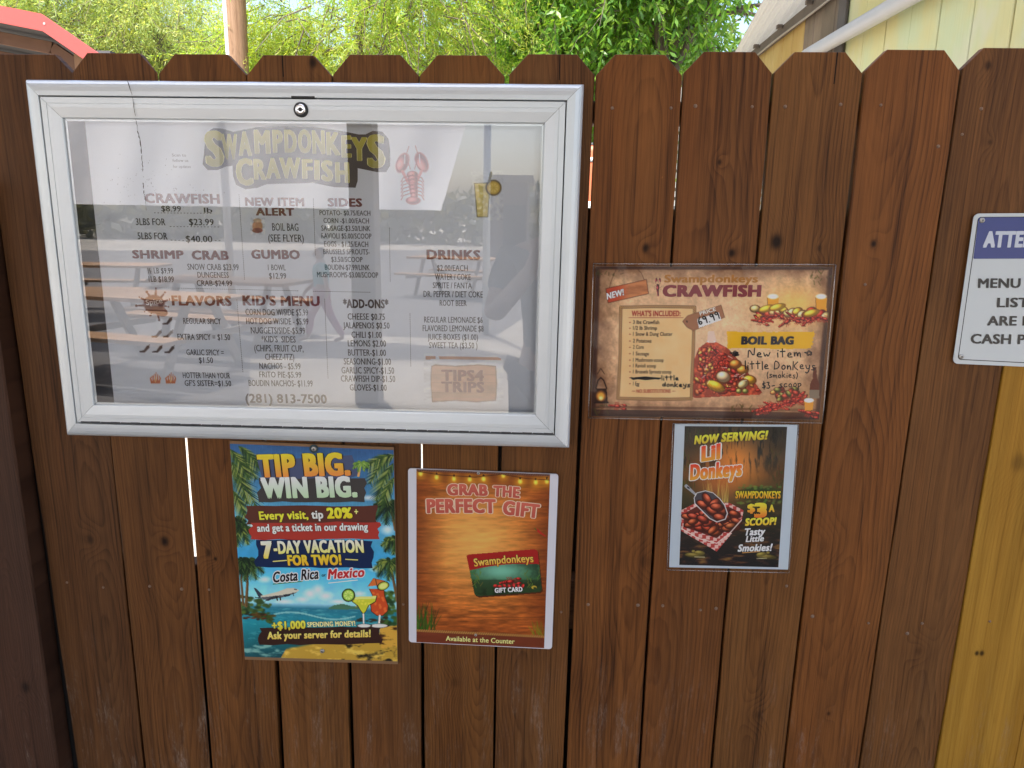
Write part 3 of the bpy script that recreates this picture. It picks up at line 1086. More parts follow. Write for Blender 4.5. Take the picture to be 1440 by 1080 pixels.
outer = [xz(33.2, 110.8, -.034), xz(821.5, 117.4, -.034), xz(800.6, 631.4, -.034), xz(92.6, 613.2, -.034)]
case = empty("display_case", ((outer[2][0] + outer[3][0]) / 2, 0, (outer[2][1] + outer[3][1]) / 2), "locked silver aluminium display case with the menu behind its glass", "display case")
b = MB()
c4 = [np.array(p) for p in outer]
ctr = sum(c4) / 4
ins = [p + (ctr - p) / np.linalg.norm(ctr - p) * .004 for p in c4]
b.add([(p[0], -0.0035, p[1]) for p in ins] + [(p[0], -0.0015, p[1]) for p in ins], [(0, 3, 2, 1), (4, 5, 6, 7)] + [(k, (k + 1) % 4, 4 + (k + 1) % 4, 4 + k) for k in range(4)])
M_BACK = plain("case_backing", (0.035, 0.035, 0.04), rough=0.7)
obj("back_panel", b.mesh("back_panel"), M_BACK, case)
OUT_PROF = [(0.0, .0015), (0.0, .024), (.0010, .0295), (.0035, .0345), (.0075, .0382), (.013, .0406), (.019, .0414), (.0258, .0416), (.0264, .0408), (.0264, .010)]
obj("outer_frame", frame_mesh("outer_frame", outer, OUT_PROF, M_ALU), None, case)
douter = []
for k in range(4):
    p, a, q = c4[k], c4[k - 1], c4[(k + 1) % 4]
    d_ = (a - p) / np.linalg.norm(a - p) + (q - p) / np.linalg.norm(q - p)
    douter.append(tuple(p + d_ * .0282))
wdt = 0.0328
DOOR_PROF = [(0.0, .012), (0.0, .0395), (.0006, .0405), (.0095, .0405), (.0098, .0396), (.0104, .0396), (.0107, .0405), (.016, .0405), (wdt - .0012, .0385), (wdt, .037), (wdt, .0325), (wdt + .004, .0325)]
door = obj("door_frame", frame_mesh("door_frame", douter, DOOR_PROF, M_ALU), None, case)
b = MB()
cg = [np.array(p) for p in douter]
cen = sum(cg) / 4
gl = []
for k in range(4):
    p, a, q = cg[k], cg[k - 1], cg[(k + 1) % 4]
    gl.append(p + ((a - p) / np.linalg.norm(a - p) + (q - p) / np.linalg.norm(q - p)) * (wdt + .002))
b.add([(p[0], -0.0345, p[1]) for p in gl], [(0, 3, 2, 1)])
M_GLASS = glass_mat("case_glass", refl=1.9, base=0.05, ior=1.52, dirt=0.08)
obj("glass_pane", b.mesh("glass_pane"), M_GLASS, case)
# lock
lp = at_y(423.3, 154.3, -.041)
b = MB()
def disc_rings(b, c, prof, n=28, m=0):
    vs, fs = [], []
    for (r, y) in prof:
        for k in range(n):
            vs.append((c[0] + r * math.cos(2 * math.pi * k / n), y, c[2] + r * math.sin(2 * math.pi * k / n)))
    for j in range(len(prof) - 1):
        for k in range(n):
            fs.append((j * n + k, j * n + (k + 1) % n, (j + 1) * n + (k + 1) % n, (j + 1) * n + k))
    fs.append(tuple((len(prof) - 1) * n + k for k in range(n)))
    b.add(vs, fs, m)


disc_rings(b, lp, [(.0118, -.039), (.0118, -.0425), (.0105, -.0438), (.0090, -.0438), (.0090, -.0425)], m=0)
disc_rings(b, lp, [(.0084, -.0420), (.0084, -.0445), (.0074, -.0455), (.0052, -.0452)], m=1)
disc_rings(b, lp, [(.0034, -.0450), (.0034, -.0457), (.0016, -.0459)], m=0)
b.box((lp[0] - .0050, -.0462, lp[2] - .0007), (lp[0] + .0050, -.0455, lp[2] + .0007), 0)
obj("lock", b.mesh("lock", (M_BLACK, M_CHROME), False), None, door)
# latch slot above it and the hinge along the bottom seam
a_, b_ = at_y(410, 137.2, -.04), at_y(443, 138, -.04)
b = MB()
b.box((a_[0], -.0416, a_[2] - .0012), (b_[0], -.030, a_[2] + .0022))
obj("latch_slot", b.mesh("latch_slot"), M_BLACK, case)
hg = empty  # (hinge is one part: knuckles on one pin)
b = MB()
ha, hb = at_y(114, 593.2, -.0405), at_y(779, 610.2, -.0405)
nk = 46
for k in range(nk):
    t0, t1 = k / nk, (k + (.93 if k % 2 else .97)) / nk
    p, q = ha + (hb - ha) * t0, ha + (hb - ha) * t1
    rr_ = .0017 if k % 2 else .0013
    b.tube([p, q], rr_, 8, 0)
b.beam(ha + np.array([0, .0032, 0]), hb + np.array([0, .0032, 0]), .004, .004, 1)
obj("hinge", b.mesh("hinge", (plain("dark_hinge", (.10, .10, .105), rough=.45, metal=.5), M_BLACK)), None, case)
# dirt run down the frame and the glass
M_DIRT = plain("dirt", (0.075, 0.06, 0.052), rough=.9, var=.5, scale=200)
b = MB()
def ribbon(b, pts, ws, ycoord):
    P_ = [at_y(x, y, yc) for (x, y), yc in zip(pts, ycoord)]
    vs, fs = [], []
    for p, w in zip(P_, ws):
        w = w * .62
        vs += [(p[0] - w / 2, p[1], p[2]), (p[0] + w / 2, p[1], p[2])]
    for k in range(len(P_) - 1):
        fs.append((2 * k, 2 * k + 2, 2 * k + 3, 2 * k + 1))
    b.add(vs, fs)


rr = random.Random(5)
def jag(pts, n):
    out = []
    for k in range(n + 1):
        t = k / n * (len(pts) - 1)
        i = min(int(t), len(pts) - 2)
        f = t - i
        out.append((pts[i][0] * (1 - f) + pts[i + 1][0] * f + rr.uniform(-.5, .5), pts[i][1] * (1 - f) + pts[i + 1][1] * f))
    return out


run1 = jag([(179, 113), (183.5, 128), (186, 134)], 6)
ribbon(b, run1, [.0006, .0028, .0020, .0012, .0014, .0010, .0010], [-.0445] * 7)
run2 = jag([(186, 136), (188, 150), (190.5, 163)], 8)
ribbon(b, run2, [.0012 * rr.uniform(.6, 1.4) for _ in range(9)], [-.0420] * 9)
for seg, w in (([(191, 167), (193.5, 184)], .0008), ([(193.5, 184), (197, 197), (199, 216)], .0021), ([(199.5, 218), (200.5, 241)], .0013), ([(201, 257), (202, 265)], .0022), ([(202, 268), (204, 281)], .0018), ([(204, 281), (206, 296)], .0007)):
    ps = jag(seg, 9)
    ribbon(b, ps, [w * rr.uniform(.35, 1.5) for _ in ps], [-.0350] * len(ps))
for _ in range(70):
    x, y = rr.gauss(215, 45), rr.gauss(262, 18)
    if 130 < x < 400:
        ribbon(b, [(x, y), (x + rr.uniform(-.5, .5), y + rr.uniform(.5, 1.6))], [rr.uniform(.0004, .0011)] * 2, [-.0349] * 2)
obj("dirt_streak", b.mesh("dirt_streak"), M_DIRT, case)

# ------------------------------------------------------------------ the menu sheet inside the case
M_INKM = ink_mat("menu_ink", rough=.5, spec=.3, grain=.03)
YM = -0.012
MENU = Poster("menu_poster", "large white printed crawfish menu behind the glass of the silver case", "menu", [(118, 158), (762, 166), (751.5, 592), (162, 578)], YM, K=1.0, mat=M_INKM, thick=.003)
MENU.K = 1.0
INK = (150, 146, 150)      # all inks below are albedo in sRGB since K is 1
WHITE = (222, 227, 234)
MENU.sheet(WHITE)
BLK, MAR, GRY = (34, 32, 34), (104, 40, 40), (95, 90, 92)
def mt(part, s, x0, yb, x1, cap, col=BLK, bold=.019, dy=None, **k):
    yb2 = yb + (x1 - x0) * .010 if dy is None else yb + dy
    MENU.text(part, s, x0, yb, x1, yb2, cap, col, bold=bold, layer=2, res=2, **k)


def block(key, lines, head=None):
    for l in lines:
        mt("price_list|" + key, *l)
    if head:
        for h in head:
            mt("price_list>heading|" + key, *h[:5], h[5] if len(h) > 5 else MAR, .055)


block("craw", [("$8.99", 227, 297.3, 255, 8, BLK, .02), ("lb", 287, 299, 299, 7), ("3LBS FOR", 191.5, 316.5, 233, 9.5), ("$23.99", 266, 316.6, 301, 9, BLK, .02),
               ("5LBS FOR", 194, 336.4, 236, 9.5), ("$40.00", 261.5, 340.4, 299, 9, BLK, .02)], [("CRAWFISH", 204, 285, 309.5, 12.5)])
for (x0, x1, y) in ((216, 299, 299.3), (238, 310, 318.6), (239, 261, 337.6), (301, 312, 338)):
    MENU.dotted("price_list|craw", x0, y, x1, y + .6, 4.6, .8, BLK)
block("shrimp", [("½ LB $9.99", 208, 384.4, 244, 7.8), ("1LB $18.99", 209.5, 396.4, 245, 8)], [("SHRIMP", 186.6, 363, 259, 11)])
block("crab", [("SNOW CRAB $23.99", 264, 379.4, 336, 8.5), ("DUNGENESS", 278, 390.4, 322, 8), ("CRAB-$24.99", 277, 402, 327, 8)], [("CRAB", 270, 364.6, 322, 12)])
block("new", [("BOIL BAG", 383, 324.4, 420, 10.5), ("(SEE FLYER)", 377.5, 339.6, 427.5, 10)], [("NEW ITEM", 345, 289, 428, 11), ("ALERT", 360, 302.6, 414, 10)])
block("gumbo", [("1 BOWL", 377, 380, 402, 8), ("$12.99", 378.6, 391.8, 402.7, 8)], [("GUMBO", 353.6, 363.4, 422, 12)])
block("sides", [("POTATO- $0.75/EACH", 449.5, 302.6, 521, 7), ("CORN -$1.00/EACH", 455, 313.6, 519, 7), ("SAUSAGE-$3.50/LINK", 452, 324.4, 521, 7.4), ("RAVIOLI $5.00/SCOOP", 452, 335.2, 522.5, 7.4),
                ("EGGS - $1.25/EACH", 456, 346.6, 518, 7.4), ("BRUSSELS SPROUTS-", 455, 357.4, 520, 7.4), ("$3.50/SCOOP", 466, 368.2, 510, 7.2), ("BOUDIN-$7.99/LINK", 457, 379.3, 520, 7.4), ("MUSHROOMS-$3.00/SCOOP", 446, 389.8, 532, 7.6)],
      [("SIDES", 461, 290, 509.5, 11)])
block("flavors", [("REGULAR SPICY", 258, 455.3, 311, 8), ("EXTRA SPICY = $1.50", 250, 477.6, 324, 8.2), ("GARLIC SPICY =", 262.5, 499.3, 315, 8), ("$1.50", 280, 510.4, 300, 8),
                  ("HOTTER THAN YOUR", 257.5, 531.6, 324, 8), ("GF'S SISTER=$1.50", 260, 542.6, 325.5, 8)], [("FLAVORS", 242, 429, 326, 13)])
block("kids", [("CORN DOG W/SIDE $5.99", 345.5, 443, 433.5, 8.8), ("HOT DOG W/SIDE - $5.99", 346.5, 455.6, 434, 8.5), ("NUGGETS/SIDE-$5.99", 353, 468.8, 429.5, 8.8), ("*KID'S  SIDES", 368, 481.2, 416, 8.6),
               ("(CHIPS, FRUIT CUP,", 358, 494, 427, 9), ("CHEEZ-ITZ)", 373, 506, 414, 8.6), ("NACHOS - $5.99", 365, 518.8, 423, 8.6), ("FRITO PIE-$5.99", 365, 530.6, 424, 8.2), ("BOUDIN NACHOS- $11.99", 350, 542.8, 440, 8.6)],
      [("KID'S MENU", 341.5, 429, 450, 13)])
block("addons", [("CHEESE $0.75", 489, 449.4, 541.5, 8.8), ("JALAPENOS $0.50", 482.7, 461.6, 548, 8.6), ("CHILI $1.00", 494.4, 474.8, 537, 8.6), ("LEMONS $2.00", 489.3, 487, 543, 8.8), ("BUTTER-$1.00", 489.6, 500, 543, 8.8),
                 ("SEASONING-$1.00", 483.7, 512.4, 550, 8.8), ("GARLIC SPICY-$1.50", 480.4, 525, 554.5, 9), ("CRAWFISH DIP-$1.50", 479.6, 536.6, 556, 8.8), ("GLOVES-$1.00", 492, 549, 544, 8.6)],
      [("*ADD-ONS*", 482.7, 432.6, 546.5, 11.5, (60, 46, 48))])
block("drinks", [("$2.00/EACH", 614.5, 380.6, 658, 8), ("WATER / COKE", 611.6, 393.2, 662, 8.4), ("SPRITE / FANTA", 608.7, 405.2, 663.6, 8.2), ("DR. PEPPER / DIET COKE", 595.7, 417.6, 679, 8.6), ("ROOT BEER", 618.4, 430, 656.3, 8),
                 ("REGULAR LEMONADE $6", 596.6, 453.4, 678.8, 8.2), ("FLAVORED LEMONADE $8", 594.5, 465.6, 680, 8.4), ("JUICE BOXES ($1.00)", 601.6, 477.6, 672.3, 8.2), ("SWEET TEA ($3.50 )", 603.5, 489.4, 671.5, 8.2)],
      [("DRINKS", 600, 364, 675.5, 12.5)])
mt("phone_number", "(281) 813-7500", 345.5, 566, 460, 12, (96, 88, 88), .03)
for t_, y in (("Scan to", 220), ("follow us", 227.5), ("for updates", 236)):
    mt("small_print", t_, 242 + (y - 220) * .1, y, 262 + (y - 220) * .4, 4, (120, 118, 122), .0)
for k_, l in enumerate(((336, 273, 344, 394), (440.5, 279, 443.5, 360), (547.5, 320, 548.8, 397), (220, 404.5, 420, 409), (440, 409.6, 521.5, 411), (333, 421, 341.6, 524), (456.5, 420, 461.3, 533), (576.5, 440.5, 577.7, 516))):
    MENU.dotted("dotted_rule|%d" % k_, *l, 2.6, .9, (58, 55, 58))
# logo: charcoal blob, then letters sized to the arc
blob = [(288, 205), (290, 187), (300, 180), (313, 181), (328, 185), (360, 179), (400, 177.5), (440, 178.5), (480, 184), (504, 189), (514, 189), (524, 184), (538, 185.5), (546, 195), (549, 215), (549, 232), (543, 242), (530, 242), (503, 236.5), (503, 254), (500, 264), (470, 263), (440, 257), (400, 258),
        (375, 259), (362, 264), (345, 266), (332, 260), (328, 248), (327, 233), (318, 234), (306, 239), (292, 239), (285, 231)]
MENU.poly("logo", blob, (52, 46, 44), 1)
for ch, x0, yb, x1, cap in (("S", 290.7, 232, 315, 46), ("W", 313, 222.5, 335, 33), ("A", 336.5, 218, 354, 32), ("M", 359, 215, 380, 31), ("P", 384.5, 213.7, 398, 30), ("D", 401, 213.7, 417.5, 30), ("O", 420, 214, 438, 30.5), ("N", 440, 215.3, 457, 31),
                            ("K", 460, 217, 478, 30), ("E", 481, 220.3, 494, 29), ("Y", 495, 225, 516.5, 31), ("S", 517.5, 234, 541, 43),
                            ("C", 333.5, 259, 356, 35), ("R", 358, 251.6, 374, 27), ("A", 375, 250, 394, 27), ("W", 394.5, 249.5, 423, 27), ("F", 426, 250.6, 439.5, 26), ("I", 443, 251.8, 449, 26), ("S", 453, 253.6, 468, 27), ("H", 472.5, 256, 491, 27)):
    MENU.text("logo>lettering", ch, x0, yb, x1, yb + .3, cap, ((196, 186, 44), (158, 150, 40)), bold=.05, layer=3, outline=((232, 226, 150), .028))


def p_lob(p):
    p.fill(WHITE)
    r = (220, 140, 136)
    d = (176, 96, 92)
    for (x, y, a) in ((566, 229, -68), (593, 228, -112)):
        p.ell(x, y, 13, 7.5, r, a, shade=.35, rim=d)
        p.line([(x, y + 12), (x + (580 - x) * .5, y + 26), (580, 250)], 4, r)
        p.line([(x + (580 - x) * .25, y - 11), (x + (580 - x) * .2, y + 1)], 1.2, WHITE)
    for k in range(6):
        p.ell(580 + .5 * k, 246 + 6 * k, 7 - .5 * k, 5, np.array(r) * (1 - .06 * (k % 2)), 0, shade=.35, rim=d)
        for s in (-1, 1):
            p.line([(580, 246 + 5 * k), (580 + s * 13, 250 + 5 * k), (580 + s * 16, 256 + 5 * k)], 1.1, d)
    p.ell(581, 282, 9, 5, r, 0, shade=.3, rim=d)
    p.line([(577, 238), (571, 218), (575, 206)], .9, d)
    p.line([(583, 238), (588, 218), (584, 205)], .9, d)


MENU.art("lobster_picture", [(548, 204), (612, 204), (612, 292), (548, 292)], 1.1, 1, p_lob)


def p_drink(p):
    p.fill(WHITE)
    p.line([(683.5, 276), (690.5, 243)], 3.2, (96, 84, 40))
    p.poly([(667, 258), (684, 257), (690, 262), (686, 305), (671, 305)], (226, 205, 120))
    p.grain(.12, 5, 3)
    for k in range(9):
        p.ell(672 + (k * 5) % 13, 268 + 4 * k, 3, 2.2, (244, 232, 180), 20 * k, soft=.5, a=.7)
    p.line([(667, 258), (671, 305), (686, 305), (689, 259)], 1.2, (120, 108, 84))
    p.line([(667, 258), (689, 257)], 1.2, (120, 108, 84))
    p.ell(694, 264, 10, 10, (206, 170, 50), rim=(92, 76, 30))
    p.ell(694, 264, 7.5, 7.5, (232, 204, 96))
    for k in range(4):
        a = k * math.pi / 4
        p.line([(694 - 7 * math.cos(a), 264 - 7 * math.sin(a)), (694 + 7 * math.cos(a), 264 + 7 * math.sin(a))], .8, (206, 170, 50))


MENU.art("lemonade_picture", [(662, 240), (708, 240), (708, 310), (662, 310)], 1.2, 1, p_drink)


def p_tips(p):
    p.fill(WHITE)
    w = (196, 150, 118)
    q = [(607, 515), (612, 513), (640, 515), (672, 513), (697, 515), (698.5, 540), (697, 563), (670, 565), (640, 563), (608, 565), (606, 540)]
    p.poly(q, w)
    p.poly([(599, 501), (612, 500.5), (613, 505), (599, 505.5)], w)
    p.poly([(617, 501), (704, 503), (704, 507), (618, 505.5)], w)
    p.grain(.13, 5, 5, sx=.25, sy=1)
    for y in (527, 538, 552):
        p.line([(608, y), (650, y + 1), (697, y)], .8, (150, 104, 78), .6)
    p.line(q + [q[0]], 1.2, (120, 82, 62), .8)


MENU.art("wooden_plaque_picture", [(596, 497), (708, 499), (708, 568), (596, 566)], 1.0, 1, p_tips)
mt("wooden_plaque_picture>lettering", "TIPS4", 621, 535, 680.5, 14.5, (122, 44, 38), .05)
mt("wooden_plaque_picture>lettering", "TRIPS", 621, 551, 681, 14, (122, 44, 38), .05)


def p_spice(p):
    p.fill(WHITE)
    m = (98, 46, 44)
    p.ell(217, 428, 16, 14, m, 15)
    p.ell(226, 438, 11, 7, m, 20)
    r_ = random.Random(4)
    for k in range(11):
        a = k / 11 * 6.28 + .2
        L_ = r_.uniform(14, 24)
        x, y = 218 + math.cos(a) * L_, 428 + math.sin(a) * L_ * .85
        p.line([(218, 428), (x, y)], 6, m, 1, taper=2.2)
        p.ell(x + 3 * math.cos(a), y + 3 * math.sin(a), r_.uniform(1, 2.4), r_.uniform(1, 2.2), m)
    for (x, y) in ((235, 452), (220, 470), (236, 470), (203, 491), (221, 491.5), (238, 492)):
        p.line([(x - 6, y + 3.5), (x, y + 3), (x + 5, y - 3)], 2.0, (66, 44, 40), taper=4.6)
        p.line([(x + 5, y - 3), (x + 7, y - 6)], 1.1, (66, 44, 40))
    for x in (218.5, 240):
        for k in range(-2, 3):
            p.line([(x + 2.6 * k, 538), (x + 3.4 * k, 532), (x + 2.2 * k + 1, 524 + 2.2 * abs(k))], 3, (206, 110, 52), taper=.8)
        p.line([(x, 537), (x + 1, 530)], 1.6, (236, 190, 120))


MENU.art("spice_picture", [(190, 402), (250, 402), (250, 545), (190, 545)], 1.1, 1, p_spice)
MENU.text("spice_picture>lettering", "Spice", 206, 429, 229, 426, 7, (236, 230, 226), bold=.01, layer=3)


def p_jar(p):
    p.fill(WHITE)
    p.ell(362, 318, 8, 9, (196, 138, 96), soft=.2)
    p.ell(362, 324, 8, 4, (140, 70, 60))
    p.ell(362, 310, 6.5, 3, (206, 176, 140))
    p.grain(.3, 4, 2)


MENU.art("boil_bag_picture", [(352, 306), (373, 306), (373, 330), (352, 330)], 1.3, 1, p_jar)
MENU.build()

# ------------------------------------------------------------------ tip poster (corrugated plastic, under the case)
M_INK = ink_mat("poster_ink", rough=.40, spec=.22)
M_INKG = ink_mat("gloss_ink", rough=.25, spec=.5)
TIP = Poster("tip_poster", "colourful beach poster reading tip big win big, screwed below the silver case", "poster", [(322.8, 620), (553.8, 629), (559.3, 934), (344.3, 927.5)], -0.007, K=0.74, mat=M_INK, thick=.005)
TIP.sheet((120, 92, 66))
UVT = [(323.2, 624), (553.5, 633), (559, 930), (344.3, 923.5)]


def p_tip(p):
    p.vgrad([(0, (54, 90, 136)), (.14, (62, 112, 156)), (.35, (92, 168, 196)), (.52, (60, 150, 196)), (.62, (84, 178, 216)), (.74, (150, 206, 224)), (.765, (40, 110, 130)), (.84, (34, 128, 140)), (.90, (30, 104, 112)), (1, (26, 70, 76))])
    p.grain(.10, 30, 2)
    for (x, y, rx, ry) in ((436, 835, 13, 9), (447, 829, 11, 9), (458, 838, 14, 8), (425, 843, 12, 5), (475, 846, 16, 4), (400, 846, 16, 4), (380, 700, 30, 6), (520, 700, 25, 5), (355, 738, 14, 9), (545, 745, 12, 9), (372, 815, 12, 6), (530, 800, 14, 6), (505, 835, 12, 5), (395, 790, 20, 4)):
        p.ell(x, y, rx, ry, (226, 228, 224), soft=.8, a=.75)
    p.grain(.06, 8, 9)
    sea = (p.v > .765) & (p.v < .93)
    n = vnoise(p.X * .25, p.Y, 3, 8)
    p.blend(sea * np.clip((n - .55) * 4, 0, 1) * .5, (120, 196, 196))
    p.poly([(462, 855), (470, 851), (482, 849), (493, 852), (505, 853), (506, 857), (462, 857)], (70, 110, 84))
    p.blend((np.abs(p.Y - 866 + 5 * np.sin(p.X * .05)) < 1.1) & (p.X > 385) & (p.X < 500), (120, 178, 176))
    # beach
    beach = np.clip((p.Y - (903 + 10 * np.sin((p.X - 400) * .018 + 2.4) - (p.X - 430) * .05)) / 4, 0, 1)
    p.blend(beach * (p.X > 392 + (930 - p.Y) * .6), (176, 140, 52))
    n = vnoise(p.X * .4, p.Y, 6, 21)
    p.blend(beach * (p.X > 400) * np.clip((n - .52) * 5, 0, 1), (214, 180, 80))
    p.blend(beach * (p.X > 470) * np.clip((vnoise(p.X * .5, p.Y, 7, 33) - .52) * 6, 0, 1), (40, 34, 22))
    p.blend((p.Y > 905) * (p.X < 400) * np.clip((vnoise(p.X * .3, p.Y, 6, 14) - .55) * 6, 0, 1) * .7, (150, 196, 180))
    p.poly([(534, 884), (559, 878), (560, 908), (536, 912)], (196, 150, 58))
    p.blend(((p.X > 534) & (p.Y > 882) & (p.Y < 912)) * np.clip((vnoise(p.X * .4, p.Y, 5, 31) - .5) * 6, 0, 1), (70, 44, 24))
    # headlands of bush left and right
    r = random.Random(2)
    for k in range(70):
        x = 338 + r.random() * 44
        top = 838 + max(0, (x - 352)) * .42
        y = top + r.random() * 26
        g = r.random()
        p.ell(x, y, r.uniform(3, 6), r.uniform(2, 4), (24 + 60 * g, 44 + 62 * g, 26 + 16 * g), a=.9, soft=.5)
    for k in range(26):
        p.ell(340 + r.random() * 48, 860 + r.random() * 12, r.uniform(3, 6), r.uniform(1.2, 2.4), (36 + r.random() * 70, 30 + r.random() * 44, 22), a=.85, soft=.5)
    for k in range(50):
        x = 536 + r.random() * 24
        y = 832 + r.random() * 46
        g = r.random()
        p.ell(x, y, r.uniform(3, 6), r.uniform(2, 5), (26 + 60 * g, 50 + 66 * g, 28 + 16 * g), a=.9, soft=.5)
    for k in range(16):
        p.ell(505 + r.random() * 40, 868 + r.random() * 8, r.uniform(3, 7), 1.6, (52, 38, 24), a=.8, soft=.5)
    # palms
    gr = [(44, 66, 30), (82, 100, 42), (26, 44, 24), (130, 140, 60)]
    dk = [(24, 40, 26), (40, 62, 32), (62, 88, 40), (20, 30, 22)]
    for (tr, w) in (([(346, 852), (348, 820), (347, 792)], 4.5), ([(342, 850), (339, 815), (341, 790)], 3.6), ([(559, 845), (553, 815), (549, 792)], 4.5), ([(556, 745), (551, 720), (548, 712)], 4)):
        p.line(tr, w, (112, 84, 48), taper=w * .6)
        p.line([(x + 1, y) for x, y in tr], w * .3, (56, 42, 28), .7)
    s_ = 3
    for (cx, cy, L_, cols) in ((347, 790, 25, gr), (341, 788, 18, dk), (336, 742, 24, gr), (549, 790, 24, gr), (546, 709, 26, dk), (556, 758, 20, gr), (330, 730, 18, dk)):
        for k in range(9):
            a = k / 9 * 2 * math.pi + .3
            s_ += 1
            p.frond(cx, cy, math.cos(a) * L_, math.sin(a) * L_ * .65, L_ * .45, 11, 2.4, cols if k % 3 else dk, s_)
    for (x, y, dx, dy, dr) in ((326, 636, 34, 12, 26), (325, 660, 36, 22, 34), (326, 650, 22, 38, 20), (324, 632, 26, 34, 8), (336, 628, 30, 16, 16), (327, 690, 18, 24, 14),
                               (554, 640, -34, 12, 28), (553, 652, -24, 32, 20), (552, 640, -38, 2, 16), (554, 672, -18, 22, 16)):
        s_ += 1
        p.frond(x, y, dx, dy, dr, 18, 2.5, [(52, 78, 36), (92, 112, 46), (32, 50, 30), (140, 150, 76)], s_)
    p.blend((np.abs(((p.X - .04 * (p.Y - 780)) / 2.05) % 1 - .5) < .22) * .10 * (p.v < .33), (10, 14, 20))


TIP.art("sheet_print", UVT, 1.15, 1, p_tip)
TIP.rough_rect("painted_banner|a", 364, 673, 513, 706, (62, 58, 56), 2, 2, 0, 3)
TIP.poly("painted_banner|a", [(362, 648), (495, 640), (505, 668), (480, 676), (370, 678)], (70, 78, 106), 1.6)
TIP.rough_rect("painted_banner|b", 346, 712, 531, 737, (84, 46, 36), 2, 2, -1, 4)
TIP.rough_rect("painted_banner|c", 352.5, 735, 534, 759, (156, 52, 42), 2.6, 2, -1, 5)
TIP.rough_rect("painted_banner|d", 360, 758.5, 524, 797, (20, 36, 70), 2, 2.4, 2, 6)
TIP.rough_rect("painted_banner|e", 365, 883.5, 536.5, 907, (52, 30, 24), 2, 2, -2, 7)
DKO = (44, 32, 26)
TIP.text("headline", "TIP BIG.", 364.5, 670, 493.5, 667, 29, ((228, 190, 50), (222, 130, 62)), bold=.075, layer=4, outline=(DKO, .045))
TIP.text("headline", "WIN BIG.", 369, 699.6, 503, 697.6, 26.5, ((222, 226, 208), (172, 198, 158)), bold=.075, layer=4, outline=((52, 54, 50), .04))
TIP.text("offer_text", "Every visit,", 365, 730.6, 434, 729.2, 11, (224, 204, 60), bold=.045, layer=4, outline=(DKO, .05))
TIP.text("offer_text", "tip", 438.3, 729, 455, 728.6, 11, (226, 220, 204), bold=.045, layer=4, outline=(DKO, .05))
TIP.text("offer_text", "20%", 460, 728.6, 496, 728, 14, ((232, 214, 60), (214, 190, 40)), bold=.06, layer=4, outline=(DKO, .05))
TIP.text("offer_text", "+", 498.5, 724, 504, 724, 9, (226, 214, 120), bold=.03, layer=4)
TIP.text("offer_text", "and get a ticket in our drawing", 362, 747.4, 517.7, 745.4, 10, (224, 218, 204), bold=.04, layer=4, outline=(DKO, .05))
TIP.text("prize_text", "7", 369.5, 784.5, 385, 784, 22, ((232, 226, 196), (218, 190, 70)), bold=.075, layer=4, outline=((18, 22, 34), .05))
TIP.text("prize_text", "-DAY VACATION", 385.5, 778.4, 512, 776.4, 16.5, ((236, 230, 200), (224, 204, 110)), bold=.06, layer=4, outline=((18, 22, 34), .05), arc=.04)
TIP.text("prize_text", "FOR TWO!", 405, 794.6, 480.6, 793.8, 13.4, ((226, 186, 54), (208, 160, 42)), bold=.07, layer=4, outline=((30, 24, 26), .05))
for (a, b_) in (((384, 789.5), (403, 788)), ((486, 786.5), (503, 787.4))):
    TIP.polyline("prize_text", [a, b_], 1.4, (222, 200, 110), 4)
TIP.text("prize_text", "Costa Rica", 383.5, 819, 448, 813.4, 14, (24, 22, 26), bold=.035, layer=4, shear=.25, outline=((226, 230, 228), .09))
TIP.text("prize_text", "or", 452.6, 811, 458.8, 810.6, 4.6, (40, 34, 36), bold=.02, layer=4)
TIP.text("prize_text", "Mexico", 461, 814, 512, 810.6, 13, (176, 42, 44), bold=.045, layer=4, shear=.25, outline=((230, 230, 226), .09))
TIP.polyline("prize_text", [(384, 821.4), (425, 817.6)], 1.3, (60, 120, 70), 4)
TIP.polyline("prize_text", [(462, 820), (503, 815.6)], 1.2, (226, 218, 200), 4)
TIP.text("offer_text", "+$1,000", 382.5, 885, 430, 883.4, 10.4, ((216, 214, 80), (196, 180, 50)), bold=.055, layer=4, outline=(DKO, .05), shear=.08)
TIP.text("offer_text", "SPENDING MONEY!", 432.6, 881.4, 500, 879.6, 6.4, (224, 212, 150), bold=.05, layer=4, outline=(DKO, .05))
TIP.text("offer_text", "Ask your server for details!", 376, 898.6, 521.4, 895.4, 9.6, ((222, 200, 110), (206, 176, 80)), bold=.05, layer=4, shear=.1, outline=(DKO, .05))


def cutout(P, part, quad, res, layer, fn):
    """paint on a marked ground and keep only the painted cells"""
    hold = {}

    def g(p):
        p.fill((52, 40, 30))
        fn(p)
        hold['m'] = p.A > .45
    n0 = len(P.acc(part)['f'])
    base = P.acc(part)['n']
    P.art(part, quad, res, layer, g)
    A = P.acc(part)
    m = hold['m']
    A['f'] = A['f'][:n0] + [f for f in A['f'][n0:] if sum(m[i - base] for i in f) == 4]


